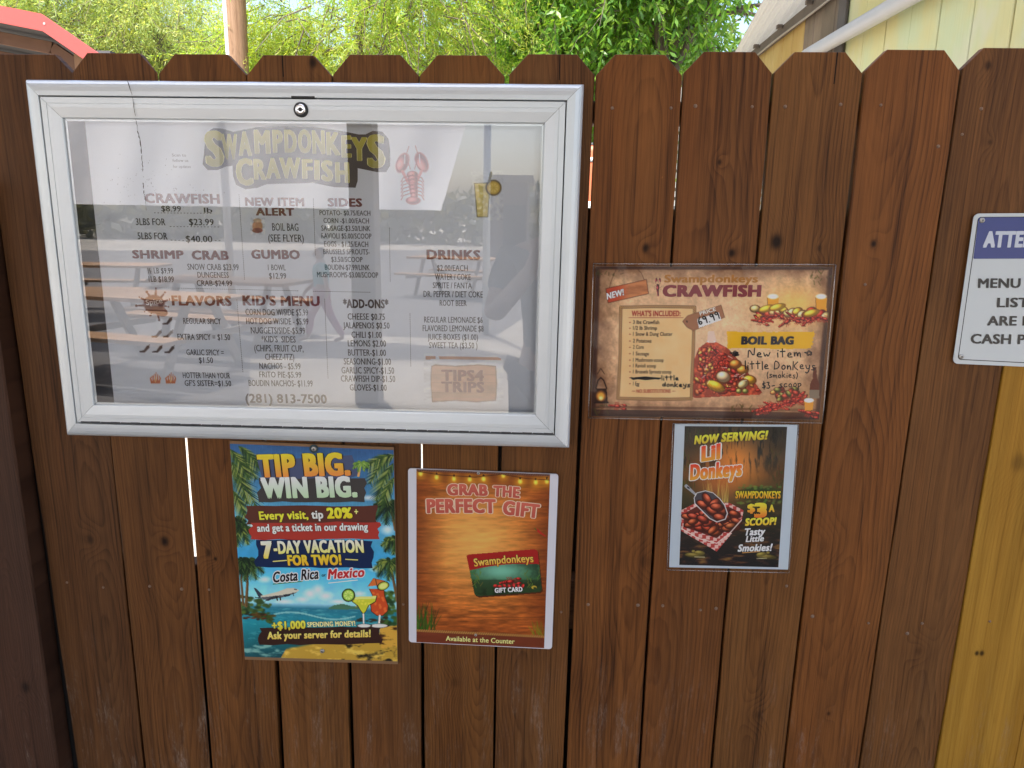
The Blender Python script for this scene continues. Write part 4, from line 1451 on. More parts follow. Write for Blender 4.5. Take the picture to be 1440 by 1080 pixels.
def p_plane(p):
    p.poly([(356, 826), (360, 827), (371, 838), (364, 841)], (54, 60, 72))
    p.line([(359, 840), (372, 842)], 1.6, (60, 66, 74))
    p.poly([(366, 838), (390, 832), (403, 827), (413, 826.5), (420, 829), (421, 831), (414, 834), (398, 839), (384, 842), (370, 843)], (196, 190, 170))
    p.poly([(366, 840), (398, 837), (420, 832), (414, 835), (398, 840), (384, 843), (370, 843.6)], (92, 92, 94))
    p.poly([(384, 838), (396, 837), (378, 845), (370, 846)], (52, 56, 62))
    p.poly([(398, 836), (410, 835), (408, 838), (400, 840)], (46, 48, 56))
    p.line([(389, 840), (390, 844)], 2.4, (28, 28, 30)); p.line([(394, 840), (394.5, 843.6)], 2.2, (28, 28, 30)); p.line([(412, 834), (413, 838)], 1.4, (28, 28, 30))
    p.line([(414, 828.6), (417, 829)], 1.2, (40, 44, 50))


cutout(TIP, "aeroplane_picture", [(352, 820), (426, 820), (426, 850), (352, 850)], 2.0, 3, p_plane)


def p_cock(p):
    K_ = (40, 34, 24)
    # hurricane glass
    p.poly([(519, 828), (540, 828), (541, 838), (546, 852), (545, 860), (538, 866), (530, 866), (522, 860), (521, 850), (524, 838)], (190, 72, 34), .98)
    for k in range(12):
        p.ell(525 + (k * 7) % 18, 834 + (k * 5) % 28, 3, 2.4, (214, 112, 50), 30 * k, soft=.6, a=.7)
    p.line([(519, 828), (524, 838), (521, 850), (522, 860), (530, 866), (538, 866), (545, 860), (546, 852), (541, 838), (540, 828)], 1.2, K_)
    p.line([(534, 866), (533, 878)], 3, (214, 208, 196)); p.ell(533, 880, 13, 2.8, (206, 204, 196), rim=K_)
    p.poly([(517, 825), (525, 813), (542, 817), (536, 823)], (196, 104, 48))
    p.line([(528, 814), (531, 828)], 1, K_)
    p.line([(517, 825), (525, 813), (542, 817)], .8, (110, 50, 26))
    p.ell(539, 824, 8, 5.4, (176, 190, 70), -20, rim=K_); p.ell(539, 824, 6, 3.8, (206, 214, 120), -20)
    # margarita glass
    p.poly([(493, 839), (530, 838), (528, 846), (518, 852), (515, 859), (511, 864), (507, 859), (503, 852), (495, 846)], (190, 192, 52), .98)
    p.poly([(493, 839), (530, 838), (529, 842), (494, 843)], (206, 212, 120))
    for k in range(8):
        p.ell(500 + (k * 9) % 22, 845 + (k * 4) % 12, 3, 2, (214, 206, 74), 30 * k, soft=.6, a=.7)
    p.line([(493, 839), (495, 846), (503, 852), (507, 859), (511, 864), (515, 859), (518, 852), (528, 846), (530, 838)], 1.2, K_)
    p.line([(511, 864), (511.5, 878)], 2.6, (214, 210, 200)); p.ell(512, 880, 10, 2.6, (206, 204, 196), rim=K_)
    p.ell(490, 837, 8.6, 8.6, (120, 168, 50), rim=K_); p.ell(490, 837, 7, 7, (190, 214, 110))
    for k in range(4):
        a = k * math.pi / 4 + .2
        p.line([(490 - 6.4 * math.cos(a), 837 - 6.4 * math.sin(a)), (490 + 6.4 * math.cos(a), 837 + 6.4 * math.sin(a))], .8, (140, 180, 66))


cutout(TIP, "cocktail_picture", [(478, 808), (552, 808), (552, 886), (478, 886)], 2.0, 3, p_cock)


def p_spalm(p):
    p.line([(504, 669), (506, 659), (508, 652)], 4, (206, 160, 96), taper=2.2)
    for k in range(8):
        a = k / 8 * 6.28 + .4
        p.frond(508, 651, math.cos(a) * 13, math.sin(a) * 8, 5, 7, 2.2, [(104, 140, 60), (62, 104, 52), (150, 176, 84)], 70 + k)


cutout(TIP, "palm_picture", [(492, 636), (526, 636), (526, 672), (492, 672)], 2.0, 3, p_spalm)
TIP.build()
b = MB()
def screw(parent, x, y, yp, r=.0048, name="screw"):
    p = at_y(x, y, yp)
    b = MB()
    disc_rings(b, p, [(r, yp + .0004), (r, yp - .0010), (r * .8, yp - .0022), (r * .4, yp - .0027)], 18, 0)
    b.box((p[0] - r * .45, yp - .0030, p[2] - r * .09), (p[0] + r * .45, yp - .0024, p[2] + r * .09), 1)
    b.box((p[0] - r * .09, yp - .0031, p[2] - r * .45), (p[0] + r * .09, yp - .0025, p[2] + r * .45), 1)
    obj(name, b.mesh(name, (M_SCREW, M_BLACK)), None, parent, loc=tuple(p))


b = MB()
p_ = at_y(441.5, 631, -.008)
disc_rings(b, p_, [(.0082, -.0079), (.0082, -.0092)], 24, 0)
obj("washer", b.mesh("washer", (plain("rubber_washer", (.02, .05, .06), rough=.5),)), None, TIP.root)
screw(TIP.root, 441.5, 631, -.0094)
screw(TIP.root, 453.3, 915.4, -.0085, .0044)

# ------------------------------------------------------------------ gift card poster
GIFT = Poster("gift_poster", "orange wood-look poster reading grab the perfect gift, right of the beach poster", "poster", [(573.8, 658.6), (785.3, 667), (776.2, 913), (575, 903)], -0.0055, K=0.74, mat=M_INK, thick=.0035)
GIFT.sheet((192, 190, 196), r=.006)
UVG = [(585.6, 659.6), (773.6, 667), (765.2, 911.5), (585.6, 903)]


def p_gift(p):
    p.planks((186, 96, 36), 31, 5)
    p.glow(668, 760, 74, (226, 164, 84), .9)
    n = vnoise(p.X * .5, p.Y * 5, 14, 12)
    p.C *= (.9 + .2 * n)[:, None]
    ed = np.maximum(np.abs(p.u - .5) * 2, np.abs(p.v - .48) * 1.9)
    p.blend(np.clip((ed - .55) / .5, 0, 1) * .65, (84, 34, 14))
    p.blend(np.clip((.085 - p.v) / .05, 0, 1) * .75, (96, 44, 20))
    for k, (x, y) in enumerate(((163, 160), (300, 190), (450, 205), (585, 210), (705, 205), (875, 175), (1020, 228), (1155, 235), (1250, 225))):
        x, y = 565 + x / 6.128, 640 + y / 6.128
        p.glow(x, y, 9, (226, 160, 40), .65)
        p.ell(x, y, 3.8, 4.6, (246, 214, 76), soft=.7)
        p.ell(x, y - 4.6, 1.6, 1.8, (60, 36, 20))
    p.line([(588, 663), (620, 668), (668, 671), (706, 667), (740, 673), (773, 675)], .9, (52, 26, 16))
    # foliage in the lower corners
    r = random.Random(9)
    for k in range(34):
        x = 586 + r.random() * 26
        p.line([(x, 886), (x + r.uniform(-6, 14), 866 - r.random() * 20)], 1.6, (28 + r.random() * 50, 46 + r.random() * 54, 20), .9, taper=.5)
    for k in range(18):
        x = 748 + r.random() * 18
        p.line([(x, 893), (x + r.uniform(-10, 5), 884 - r.random() * 12)], 1.3, (90 + r.random() * 50, 84 + r.random() * 30, 24), .8, taper=.5)
    # small chilli
    p.line([(755, 745), (761, 750), (767, 754)], 3.6, (170, 40, 30), taper=1.6)
    p.line([(752, 743), (755, 746)], 1.3, (70, 90, 30))
    # bottom rail under the rope
    p.poly([(585, 887), (766, 896), (766, 913), (585, 905)], (104, 48, 28))
    p.grain(.10, 6, 6, sx=.2)
    for (x0, y0, x1, y1, c) in ((585, 886.5, 766, 895.5, (168, 116, 60)), (585, 660.6, 774, 668, (106, 72, 60))):
        p.line([(x0, y0), (x1, y1)], 3.2, c)
        n_ = 58
        for k in range(n_):
            t = k / n_
            x, y = x0 + (x1 - x0) * t, y0 + (y1 - y0) * t
            p.line([(x - 1, y + 1.6), (x + 1.4, y - 1.6)], .8, np.array(c) * .55)


GIFT.art("sheet_print", UVG, 1.2, 1, p_gift)
SAL = ((186, 92, 76), (170, 78, 64))
GIFT.text("headline", "GRAB", 629, 696, 686, 697, 14.6, SAL, bold=.07, layer=3, outline=((232, 184, 158), .075), arc=.04)
GIFT.text("headline", "THE", 693, 697.6, 730.6, 700, 14.2, SAL, bold=.07, layer=3, outline=((232, 184, 158), .075), arc=.04)
GIFT.text("headline", "PERFECT", 600.4, 720.8, 697.5, 721, 18, SAL, bold=.07, layer=3, outline=((232, 184, 158), .075), arc=.03)
GIFT.text("headline", "GIFT", 706.5, 722.4, 757.5, 728.2, 18, SAL, bold=.07, layer=3, outline=((232, 184, 158), .075), arc=.0)
GIFT.text("small_print", "Available at the Counter", 627, 900.8, 723.6, 905.2, 6.6, (226, 206, 130), bold=.022, layer=3)


def p_card(p):
    q = [(655.6, 781.4), (659, 779.4), (752, 772), (756, 774), (762, 829), (759, 832.4), (672, 838.6), (667, 836)]
    p.poly([(x + 1.6, y + 2.2) for x, y in q], (70, 34, 16))
    p.poly(q, (44, 74, 40))
    ins = (np.abs(p.C - np.array([44, 74, 40])).sum(1) < 1)
    p.blend(ins * np.clip((vnoise(p.X, p.Y, 8, 3) - .45) * 4, 0, 1), (26, 40, 22))
    gx = np.exp(-(((p.X - 704) / 40) ** 2 + ((p.Y - 803) / 14) ** 2))
    p.blend(ins * gx * .95, (112, 176, 150))
    p.blend(ins * (p.Y > 815) * .55, (34, 46, 26))
    p.blend(ins * (p.Y < 799.5 - (p.X - 655) * .10 + 4 * ((p.X - 706) / 50) ** 2), (150, 32, 28))
    r = random.Random(3)
    for k in range(30):
        x = r.choice((660 + r.random() * 16, 738 + r.random() * 20))
        y = 805 + r.random() * 22
        p.line([(x, y), (x + r.uniform(-5, 5), y - 5)], 1, (60 + r.random() * 50, 90 + r.random() * 40, 40), .8)
    p.ell(751, 826, 4, 2.6, (170, 150, 50), rim=(60, 54, 24)); p.ell(752, 827, 2.4, 1.6, (44, 60, 30))
    p.craw(716, 818, 9, -4, (184, 40, 34))
    for k in range(7):
        p.ell(697 + k * 6.3, 824 + (k % 2), 3.6, 2.4, (176, 38, 34), 20 * k, shade=.4)


cutout(GIFT, "gift_card_picture", [(650, 766), (768, 766), (768, 844), (650, 844)], 1.7, 2, p_card)
GIFT.text("gift_card_picture>lettering", "Swampdonkeys", 667, 796.6, 750.5, 790.4, 10.6, ((230, 190, 92), (206, 150, 60)), bold=.03, layer=4, outline=((80, 18, 14), .05), arc=.13)
GIFT.text("gift_card_picture>lettering", "GIFT CARD", 696, 833.4, 735, 831.4, 6.2, (226, 222, 210), bold=.05, layer=4, outline=((40, 16, 16), .05))
GIFT.build()
screw(GIFT.root, 672.8, 665.4, -.0063, .0030)
screw(GIFT.root, 669, 892.8, -.0063, .0026)

# ------------------------------------------------------------------ boil bag flyer in a clear sleeve
BOIL = Poster("boil_bag_flyer", "landscape brown parchment flyer for a boil bag with marker writing, in a clear sleeve", "flyer", [(837.8, 374.6), (1171.4, 375.2), (1152, 590.5), (831, 585.4)], -0.0045, K=0.64, mat=M_INK, thick=.0012)
BOIL.sheet((88, 66, 52))


def p_boil(p):
    p.vgrad([(0, (176, 144, 112)), (.5, (190, 156, 122)), (1, (160, 124, 94))])
    p.grain(.16, 10, 4)
    p.grain(.12, 2.2, 7)
    p.glow(1010, 470, 90, (214, 186, 154), .35)
    ed = np.maximum(np.abs(p.u - .5) * 2, np.abs(p.v - .5) * 2)
    n = vnoise(p.X, p.Y, 14, 9)
    p.blend(np.clip((ed + (n - .5) * .22 - .80) / .2, 0, 1) * .8, (96, 66, 48))
    p.blend(np.clip((ed - .955) / .02, 0, 1) * .9, (62, 40, 32))
    p.blend((p.v > .955) * .8, (58, 38, 34))
    p.blend(((p.v > .93) & (p.v < .945)) * .5, (74, 48, 38))
    r = random.Random(6)
    for k in range(70):                     # moss and leaves in the corners
        x, y = r.choice(((838 + r.random() * 40, 376 + r.random() * 9), (838 + r.random() * 8, 376 + r.random() * 36), (1142 + r.random() * 28, 376 + r.random() * 20), (834 + r.random() * 20, 566 + r.random() * 14), (1026 + r.random() * 36, 566 + r.random() * 12)))
        p.line([(x, y), (x + r.uniform(-4, 4), y + r.uniform(1, 6))], 1.2, (58 + r.random() * 30, 56 + r.random() * 24, 36), .7)
    # pile of crawfish, corn, potatoes and beer along the upper right
    p.blend(np.exp(-(((p.X - 1118) / 40) ** 2 + ((p.Y - 430) / 26) ** 2)) * .7, (222, 172, 84))
    for x in (1087, 1155):
        p.poly([(x - 8, 419), (x + 8, 419), (x + 7, 438), (x - 7, 438)], (206, 138, 44))
        p.ell(x, 417, 9, 4.5, (232, 220, 196), soft=.4)
        p.line([(x - 8, 419), (x - 7, 438)], .8, (120, 74, 30))
    for k in range(16):
        x = 1062 + k * 6.6
        c = r.choice(((214, 170, 64), (196, 156, 104), (178, 58, 42), (208, 180, 120), (190, 70, 44)))
        p.ell(x, 438 + r.uniform(-4, 4) + 4 * abs(math.sin(k)), 7, 5, c, r.uniform(-40, 40), shade=.45, rim=(84, 44, 30))
    for k in range(13):
        p.craw(1068 + k * 7.6, 447 + r.uniform(-3, 6), r.uniform(6, 8.5), r.uniform(-40, 40) + (180 if r.random() < .5 else 0), (186 + r.uniform(-18, 14), 60, 46))
    for (x, y) in ((1078, 434), (1093, 432), (1141, 440)):
        p.ell(x, y, 11, 4.5, (224, 178, 62), -14, shade=.4, rim=(120, 84, 30))
    # lower right pile, bottle and mug
    p.blend(np.exp(-(((p.X - 1115) / 40) ** 2 + ((p.Y - 560) / 22) ** 2)) * .5, (150, 112, 70))
    p.poly([(1143, 516), (1148, 516), (1149, 532), (1152, 540), (1152, 560), (1138, 560), (1139, 540), (1143, 532)], (92, 48, 28))
    p.poly([(1138.6, 548), (1152, 548), (1152, 560), (1138, 560)], (118, 104, 88))
    for k in range(26):
        c = r.choice(((206, 160, 90), (180, 70, 50), (196, 130, 70), (120, 116, 60), (170, 60, 44)))
        p.ell(1086 + r.random() * 46, 546 + r.random() * 20, 5, 3.2, c, r.uniform(-60, 60), shade=.45, rim=(84, 48, 32))
    for k in range(10):
        p.craw(1070 + k * 6.4, 572 - 1.6 * k + r.uniform(0, 9), r.uniform(6.5, 9), r.uniform(-50, 30) + (180 if k % 2 else 0), (196, 62, 46))
    p.craw(1136, 580, 9, 18, (196, 62, 46))
    p.poly([(1131, 563), (1144, 563), (1143, 577), (1132, 577)], (196, 136, 56)); p.ell(1137.5, 563, 7.5, 3.4, (226, 214, 190))
    # boil bag
    q = [(996, 466), (1004, 466), (1008, 481), (1024, 490), (1044, 512), (1060, 536), (1072, 552), (1068, 555), (1010, 558), (976, 560), (972, 552), (974, 512), (982, 490), (994, 481)]
    p.poly(q, (132, 58, 44), .95)
    bag = p.inside(q)
    p.blend(bag * np.clip((vnoise(p.X, p.Y, 6, 44) - .45) * 5, 0, 1) * .8, (196, 92, 62))
    keep = p.C.copy()
    p.poly([(985, 465), (1016, 465), (1005, 482), (996, 482)], (214, 204, 192), .75)
    p.line([(996, 480), (978, 486)], 1, (226, 220, 210)); p.line([(1004, 480), (1022, 482)], 1, (226, 220, 210))
    for k in range(170):
        y = 490 + r.random() * 62
        w = 14 + (y - 490) * .75
        x = 996 + (y - 490) * .42 + r.uniform(-w, w) * .8
        c = r.choice(((186, 58, 42), (172, 52, 44), (196, 80, 50), (206, 140, 70), (150, 44, 44), (190, 96, 60)))
        p.ell(x, y, r.uniform(2.6, 5), r.uniform(1.8, 3.0), c, r.uniform(-80, 80), shade=.5, rim=(86, 34, 28))
    for k in range(9):
        y = 500 + r.random() * 46
        p.craw(990 + (y - 490) * .5 + r.uniform(-10, 16), y, 7, r.uniform(0, 360), (190, 60, 44))
    p.C = np.where(bag[:, None], p.C, keep)
    for (x, y, rx, ry, c, a) in ((1017, 530, 10, 8, (212, 178, 140), 10), (1006, 543, 14, 7, (222, 166, 50), 24), (1054, 534, 9, 6, (216, 158, 50), 10), (1044, 520, 8, 6, (208, 142, 64), 0), (1045, 540, 8, 5.4, (206, 176, 120), -30), (1039, 550, 4, 3.4, (150, 146, 82), 0), (1048, 550, 4, 3.4, (140, 140, 76), 0), (1034, 512, 8, 6, (206, 130, 60), 0)):
        p.ell(x, y, rx, ry, c, a, shade=.45, rim=(96, 56, 34))
    for k in range(5):
        p.line([(994 + 5 * k, 538 + 2.2 * k), (1000 + 5 * k, 549 - .2 * k)], .7, (170, 116, 30), .7)
    for k in range(10):
        x, y = 1000 + r.uniform(-18, 50), 495 + r.random() * 50
        p.line([(x, y), (x + r.uniform(2, 8), y + r.uniform(-6, 6))], .8, (244, 226, 214), .7)
    # lantern and lone crawfish at the lower left
    p.poly([(838, 546), (853, 546), (855, 566), (836, 566)], (60, 40, 32)); p.ell(845, 557, 8, 8.5, (226, 150, 66), soft=.6); p.ell(845, 560, 4, 4, (250, 214, 140), soft=.8)
    p.line([(838, 546), (841, 535), (845, 531), (849, 535), (853, 546)], 2, (56, 38, 30)); p.line([(840, 526), (845, 518), (850, 526)], 1, (56, 38, 30)); p.line([(836, 566), (855, 566)], 2.4, (48, 32, 28))
    p.craw(867, 571, 7.5, 8, (182, 62, 46))
    # list panel with its rope border
    q = [(873, 433), (976, 433), (974, 485), (971, 560), (869, 559), (872, 500)]
    p.poly(q, (208, 170, 128))
    ins = np.abs(p.C - np.array([208, 170, 128])).sum(1) < 1
    p.blend(ins * (.35 * vnoise(p.X, p.Y, 18, 5)), (182, 132, 76))
    rope = [(873, 432), (924, 431), (977, 432), (975, 486), (972, 561), (920, 561.5), (869, 560), (872, 500), (873, 432)]
    p.line(rope, 4.4, (98, 70, 48))
    for i in range(len(rope) - 1):
        (x0, y0), (x1, y1) = rope[i], rope[i + 1]
        nn = int(math.hypot(x1 - x0, y1 - y0) / 3)
        for k in range(nn):
            t = k / nn
            x, y = x0 + (x1 - x0) * t, y0 + (y1 - y0) * t
            p.line([(x - 1.2, y - 1.2), (x + 1.2, y + 1.2)], .9, (196, 160, 112))
    # hanging board at the upper left
    p.line([(857, 404), (862, 388), (866, 380)], .7, (80, 56, 42)); p.line([(906, 394), (902, 384), (896, 378)], .7, (80, 56, 42))
    q = [(852, 406), (909, 393), (912, 413), (855, 426)]
    p.poly(q, (172, 114, 72))
    n = vnoise(p.X * .4 + p.Y * .1, p.Y * 2, 9, 13)
    ins = np.abs(p.C - np.array([172, 114, 72])).sum(1) < 1
    p.blend(ins * np.clip((n - .5) * 3, 0, 1) * .6, (116, 70, 44))
    p.blend(ins * np.clip((886 - p.X) / 20, 0, 1) * .75, (164, 62, 46))
    p.line(q + [q[0]], .9, (84, 48, 32))
    # price tag
    q = [(960, 452), (967, 444), (1014, 429), (1019, 446), (975, 465), (966, 460)]
    p.poly(q, (140, 98, 72)); p.line(q + [q[0]], .8, (96, 64, 48))
    p.poly([(980, 449), (1011, 439.5), (1014.5, 450), (983, 461)], (222, 214, 206))
    p.ell(966, 452, 1.6, 1.6, (70, 46, 36))
    # yellow brush band
    n = vnoise(p.X * .3, p.Y * 3, 6, 15)
    p.blend(((p.Y > 465.5 + 2 * n) & (p.Y < 488 + 4 * n) & (p.X > 1020 + 6 * n) & (p.X < 1142 + 8 * n - (p.Y - 465) * .2)) * .95, (204, 152, 26))


def p_boil2(p):
    p_boil(p)
    g = p.C.mean(1, keepdims=True)
    p.C = g + (p.C - g) * 0.98
    p.C = 120 + (p.C - 120) * 1.14 - 5


BOIL.art("sheet_print", [(838.2, 375.2), (1171, 375.8), (1151.6, 590), (831.6, 585)], 1.12, 1, p_boil2)
GB = (150, 100, 44)
BOIL.text("headline", "Swampdonkeys", 934, 397, 1065.6, 397, 10.4, GB, bold=.045, layer=3)
BOIL.text("headline", "CRAWFISH", 931.5, 416.6, 1070, 416.6, 15, (112, 44, 50), bold=.075, layer=3)


def p_cicon(p):
    p.craw(925, 405, 7.5, -88, (130, 46, 54))


cutout(BOIL, "crawfish_picture", [(914, 390), (936, 390), (936, 418), (914, 418)], 2.2, 2, p_cicon)
BOIL.text("price_list", "WHAT'S INCLUDED:", 888, 444.6, 957, 444.6, 7.6, (150, 48, 36), bold=.045, layer=3)
BOIL.polyline("price_list", [(884, 446.8), (961, 446.8)], .8, (150, 60, 44), 3)
for s, yb, x1 in (("3 lbs Crawfish", 455.4, 927), ("1/2 lb Shrimp", 463.6, 924), ("1 Snow & Dung Cluster", 472, 945.5), ("2 Potatoes", 481.6, 916), ("2 Corn", 490.4, 905), ("1 Sausage", 499.6, 912.5), ("1 Mushroom scoop", 508.6, 933), ("1 Ravioli scoop", 516.6, 922.5), ("1 Brussels Sprouts scoop", 525, 944), ("1 Egg", 541.8, 899)):
    BOIL.text("price_list", s, 890, yb, x1, yb + .3, 5.2, (66, 44, 34), bold=.022, layer=3, res=2)
for k, yb in enumerate((453.4, 461.6, 470, 479.6, 488.4, 497.4, 506.4, 514.6, 523, 531.4, 539.6)):
    BOIL.polyline("price_list", [(885.2, yb), (886.4, yb)], 1.6, (150, 58, 42), 3)
BOIL.text("price_list", "NO SUBSTITUTIONS", 895, 552.4, 943, 552.4, 4.8, (150, 48, 36), bold=.03, layer=3)
for (x0, x1) in ((889, 893.5), (945, 949.5)):
    BOIL.polyline("price_list", [(x0, 550), (x1, 550)], .8, (150, 58, 42), 3)
BOIL.text("new_lettering", "NEW!", 853.6, 421, 877.5, 414.6, 8.2, (232, 222, 206), bold=.05, layer=3, shear=.15, outline=((96, 36, 28), .05))
BOIL.text("price_lettering", "PRICE", 984.5, 443.6, 1007, 436.6, 5, (222, 206, 190), bold=.025, layer=3)
BOIL.text("banner_lettering", "BOIL BAG", 1042, 484, 1116, 484, 10.4, (30, 28, 34), bold=.085, layer=3)
MK = (20, 16, 18)
BOIL.hand("marker_writing|0", "69.99", 983, 457.6, 1012, 447.4, 10.5, 1.9, MK)
BOIL.hand("marker_writing|1", "New item", 1052, 502.6, 1126, 502.6, 12.5, 1.7, MK)
BOIL.hand("marker_writing", "*", 1027, 503, 1042, 501, 10.5, 1.5, MK)
BOIL.hand("marker_writing", "*", 1132, 502.6, 1145, 501, 10.5, 1.2, MK)
BOIL.polyline("marker_writing", [(1031, 498), (1037, 496), (1033, 500.6), (1039, 499)], 2.2, MK, 4)
BOIL.hand("marker_writing|2", "little DonKeys", 1047, 519.4, 1146, 520, 12, 1.6, MK)
BOIL.hand("marker_writing|3", "(smokies)", 1078, 531.4, 1122, 531.4, 8.5, 1.25, MK)
BOIL.hand("marker_writing|4", "$3- scoop", 1072, 547, 1127, 543.6, 9.5, 1.5, MK)
BOIL.hand("marker_writing", "little", 930, 534.6, 954, 534.6, 6.8, 1.6, MK)
BOIL.hand("marker_writing", "donkeys", 931, 543.6, 970, 544, 6.8, 1.6, MK)
r_ = random.Random(8)
for k in range(6):
    BOIL.polyline("marker_writing", [(887 + k * 1.5, 532 + r_.uniform(-1.4, 1.4)), (908, 532 + r_.uniform(-1.8, 1.8)), (929 - k, 532.6 + r_.uniform(-1.2, 1.2))], 1.9, MK, 4)
BOIL.build()


def sleeve(P, quad, dep, name="plastic_sleeve"):
    c = [at_y(x, y, dep) for x, y in quad]
    nx, ny = 26, 18
    vs, fs = [], []
    rr = np.random.RandomState(3)
    for j in range(ny + 1):
        for i in range(nx + 1):
            u, v = i / nx, j / ny
            q = c[0] * (1 - u) * (1 - v) + c[1] * u * (1 - v) + c[2] * u * v + c[3] * (1 - u) * v
            q = q.copy()
            edge_ = min(u, 1 - u, v, 1 - v)
            q[1] += .0007 * math.sin(9 * u + 4 * v) * math.sin(7 * v + 2) - .0006 + (rr.uniform(-.0009, .0005) if edge_ < .01 else 0)
            vs.append(q)
    for j in range(ny):
        for i in range(nx):
            a = j * (nx + 1) + i
            fs.append((a, a + nx + 1, a + nx + 2, a + 1))
    b = MB()
    b.add(vs, fs)
    me = b.mesh(name, (M_SLEEVE,), True)
    obj(name, me, None, P.root)
    # welded rim of the sleeve
    b = MB()
    for k in range(4):
        b.tube([c[k] + (c[(k + 1) % 4] - c[k]) * t for t in np.linspace(0, 1, 9)], .0008, 6)
    obj("sleeve_seam", b.mesh("sleeve_seam", (M_SEAM,), True), None, P.root)


M_SLEEVE = glass_mat("clear_sleeve", refl=.35, base=.0, ior=1.47, rough=.03)
M_SEAM = glass_mat("sleeve_weld", refl=1.4, base=.10, ior=1.5, rough=.25)
sleeve(BOIL, [(834.5, 370.8), (1175.5, 372), (1156.5, 595), (827.5, 587.5)], -.0078)

# ------------------------------------------------------------------ little sausage sheet in a clear sleeve
LIL = Poster("sausage_flyer", "white bordered dark flyer with a basket of little sausages, below the brown parchment flyer", "flyer", [(949, 596.6), (1121.6, 597.6), (1108.2, 801), (941, 797.6)], -0.0045, K=0.74, mat=M_INK, thick=.0012)
LIL.sheet((176, 186, 194))


def p_lil(p):
    p.vgrad([(0, (40, 36, 30)), (.15, (58, 46, 30)), (.35, (92, 62, 32)), (.5, (56, 52, 30)), (.62, (44, 42, 26)), (.85, (36, 30, 26)), (1, (26, 24, 24))])
    p.glow(1034, 652, 36, (220, 138, 58), .95)
    p.glow(1010, 675, 34, (190, 104, 50), .6)
    n = vnoise(p.X * 3, p.Y * .6, 12, 4)
    p.blend(np.clip((n - .52) * 6, 0, 1) * np.clip((.42 - p.v) * 4, 0, 1), (30, 28, 20))
    n = vnoise(p.X * .5, p.Y * 2, 9, 14)
    p.blend(np.clip((n - .5) * 5, 0, 1) * np.clip((p.v - .5) * 3, 0, 1) * .6, (98, 54, 38))
    p.blend(np.clip((n - .62) * 5, 0, 1) * np.clip((p.v - .5) * 3, 0, 1) * .6, (150, 118, 50))
    r = random.Random(12)
    for k in range(40):
        x = 962 + r.random() * 142
        y = 600 + r.random() * 10
        p.line([(x, y), (x + r.uniform(-2, 2), y + r.uniform(8, 26))], 1.2, (36 + r.random() * 30, 38 + r.random() * 26, 26), .8, taper=.4)
    for k in range(50):
        x = r.choice((960 + r.random() * 18, 1084 + r.random() * 22))
        y = 625 + r.random() * 60
        p.line([(x, y), (x + r.uniform(-4, 4), y + r.uniform(3, 9))], 1.2, (40 + r.random() * 50, 44 + r.random() * 40, 24), .8)
    for k in range(30):
        x = 990 + r.random() * 34
        p.line([(x, 706), (x + r.uniform(-6, 6), 684 - r.random() * 12)], 1.6, (206, 150 + r.random() * 50, 90), .35, taper=.4)
    # moss plate for the name
    p.ell(1066, 694, 36, 11, (50, 62, 30), -2, soft=.3)
    for k in range(40):
        x = 1034 + r.random() * 64
        p.ell(x, r.choice((684, 686, 704, 706)) + r.uniform(-2, 2), 3, 2, (70 + r.random() * 40, 90 + r.random() * 36, 46), a=.8, soft=.6)
    # two small alligators
    for (x, y, s) in ((977, 779, 1), (1078, 781, -1)):
        p.ell(x, y + 2, 15, 3.6, (112, 98, 44), 4, shade=.4, rim=(38, 34, 20))
        p.ell(x + s * 7, y - 1.6, 8, 3, (134, 120, 54), 6 * s, shade=.3)
        p.ell(x - s * 2, y - 4, 2.4, 1.8, (140, 126, 58))
        p.line([(x, y + 4), (x + s * 14, y + 4.6)], .9, (226, 214, 170), .8)


LIL.art("sheet_print", [(963, 599.2), (1107, 600.2), (1094.6, 797.8), (955.2, 794.4)], 1.2, 1, p_lil)


def p_bask(p):
    RIM = [(958, 717), (977, 708), (1006, 706), (1028, 708), (1045.5, 717.5), (1043, 730), (1010, 763), (958, 742)]
    bq = [(958, 717), (980, 706), (1026, 707), (1046, 717.5), (1043, 734), (1008, 776), (958, 747)]
    p.poly(bq, (206, 170, 160))
    inside = p.inside(bq)
    for i in range(-2, 26):
        for j in range(-2, 16):
            if (i + j) % 2:
                continue
            x, y = 956 + i * 5.2 + j * .9, 702 + j * 5.2 + i * 1.2
            p.blend(inside * ((np.abs(p.X - x) < 2.7) & (np.abs(p.Y - y) < 2.7)), (172, 62, 56))
    p.poly([(962, 722), (980, 712), (1026, 713), (1041, 721), (1038, 731), (1008, 757), (961, 741)], (92, 38, 28))
    r = random.Random(15)
    for k in range(46):
        u, v = r.random(), r.random()
        x = 966 + u * 70
        y = 722 + v * 30 * (1 - abs(u - .55) * .9)
        p.ell(x, y, r.uniform(7, 9.5), r.uniform(3.8, 4.8), (150 + r.random() * 26, 62 + r.random() * 20, 42), r.uniform(-40, 40), shade=.55, rim=(60, 22, 18))
    p.line([(958, 743), (982, 757), (1008, 764), (1026, 750), (1043, 731)], 1.4, (226, 196, 186))
    # scoop
    p.line([(965, 683.5), (979, 696)], 5.5, (150, 152, 156), taper=3.4); p.line([(967, 685), (969, 686.5)], 2, (40, 40, 44))
    q = [(976, 700), (980, 693), (992, 690), (1003, 693), (1012, 701), (1019, 710), (1023, 722), (1020, 730), (1008, 734), (998, 729), (985, 716), (977, 708)]
    p.poly(q, (70, 66, 70))
    for (x, y, a) in ((988, 710, 30), (994, 702, 60), (1006, 707, -30), (1001, 719, 35), (1014, 717, 60), (1008, 713, 10), (1012, 728, 20)):
        p.ell(x, y, 9.2, 5.2, (164, 72, 44), a, shade=.55, rim=(60, 22, 18))
    p.line(q + [q[0]], 1.3, (206, 206, 206))


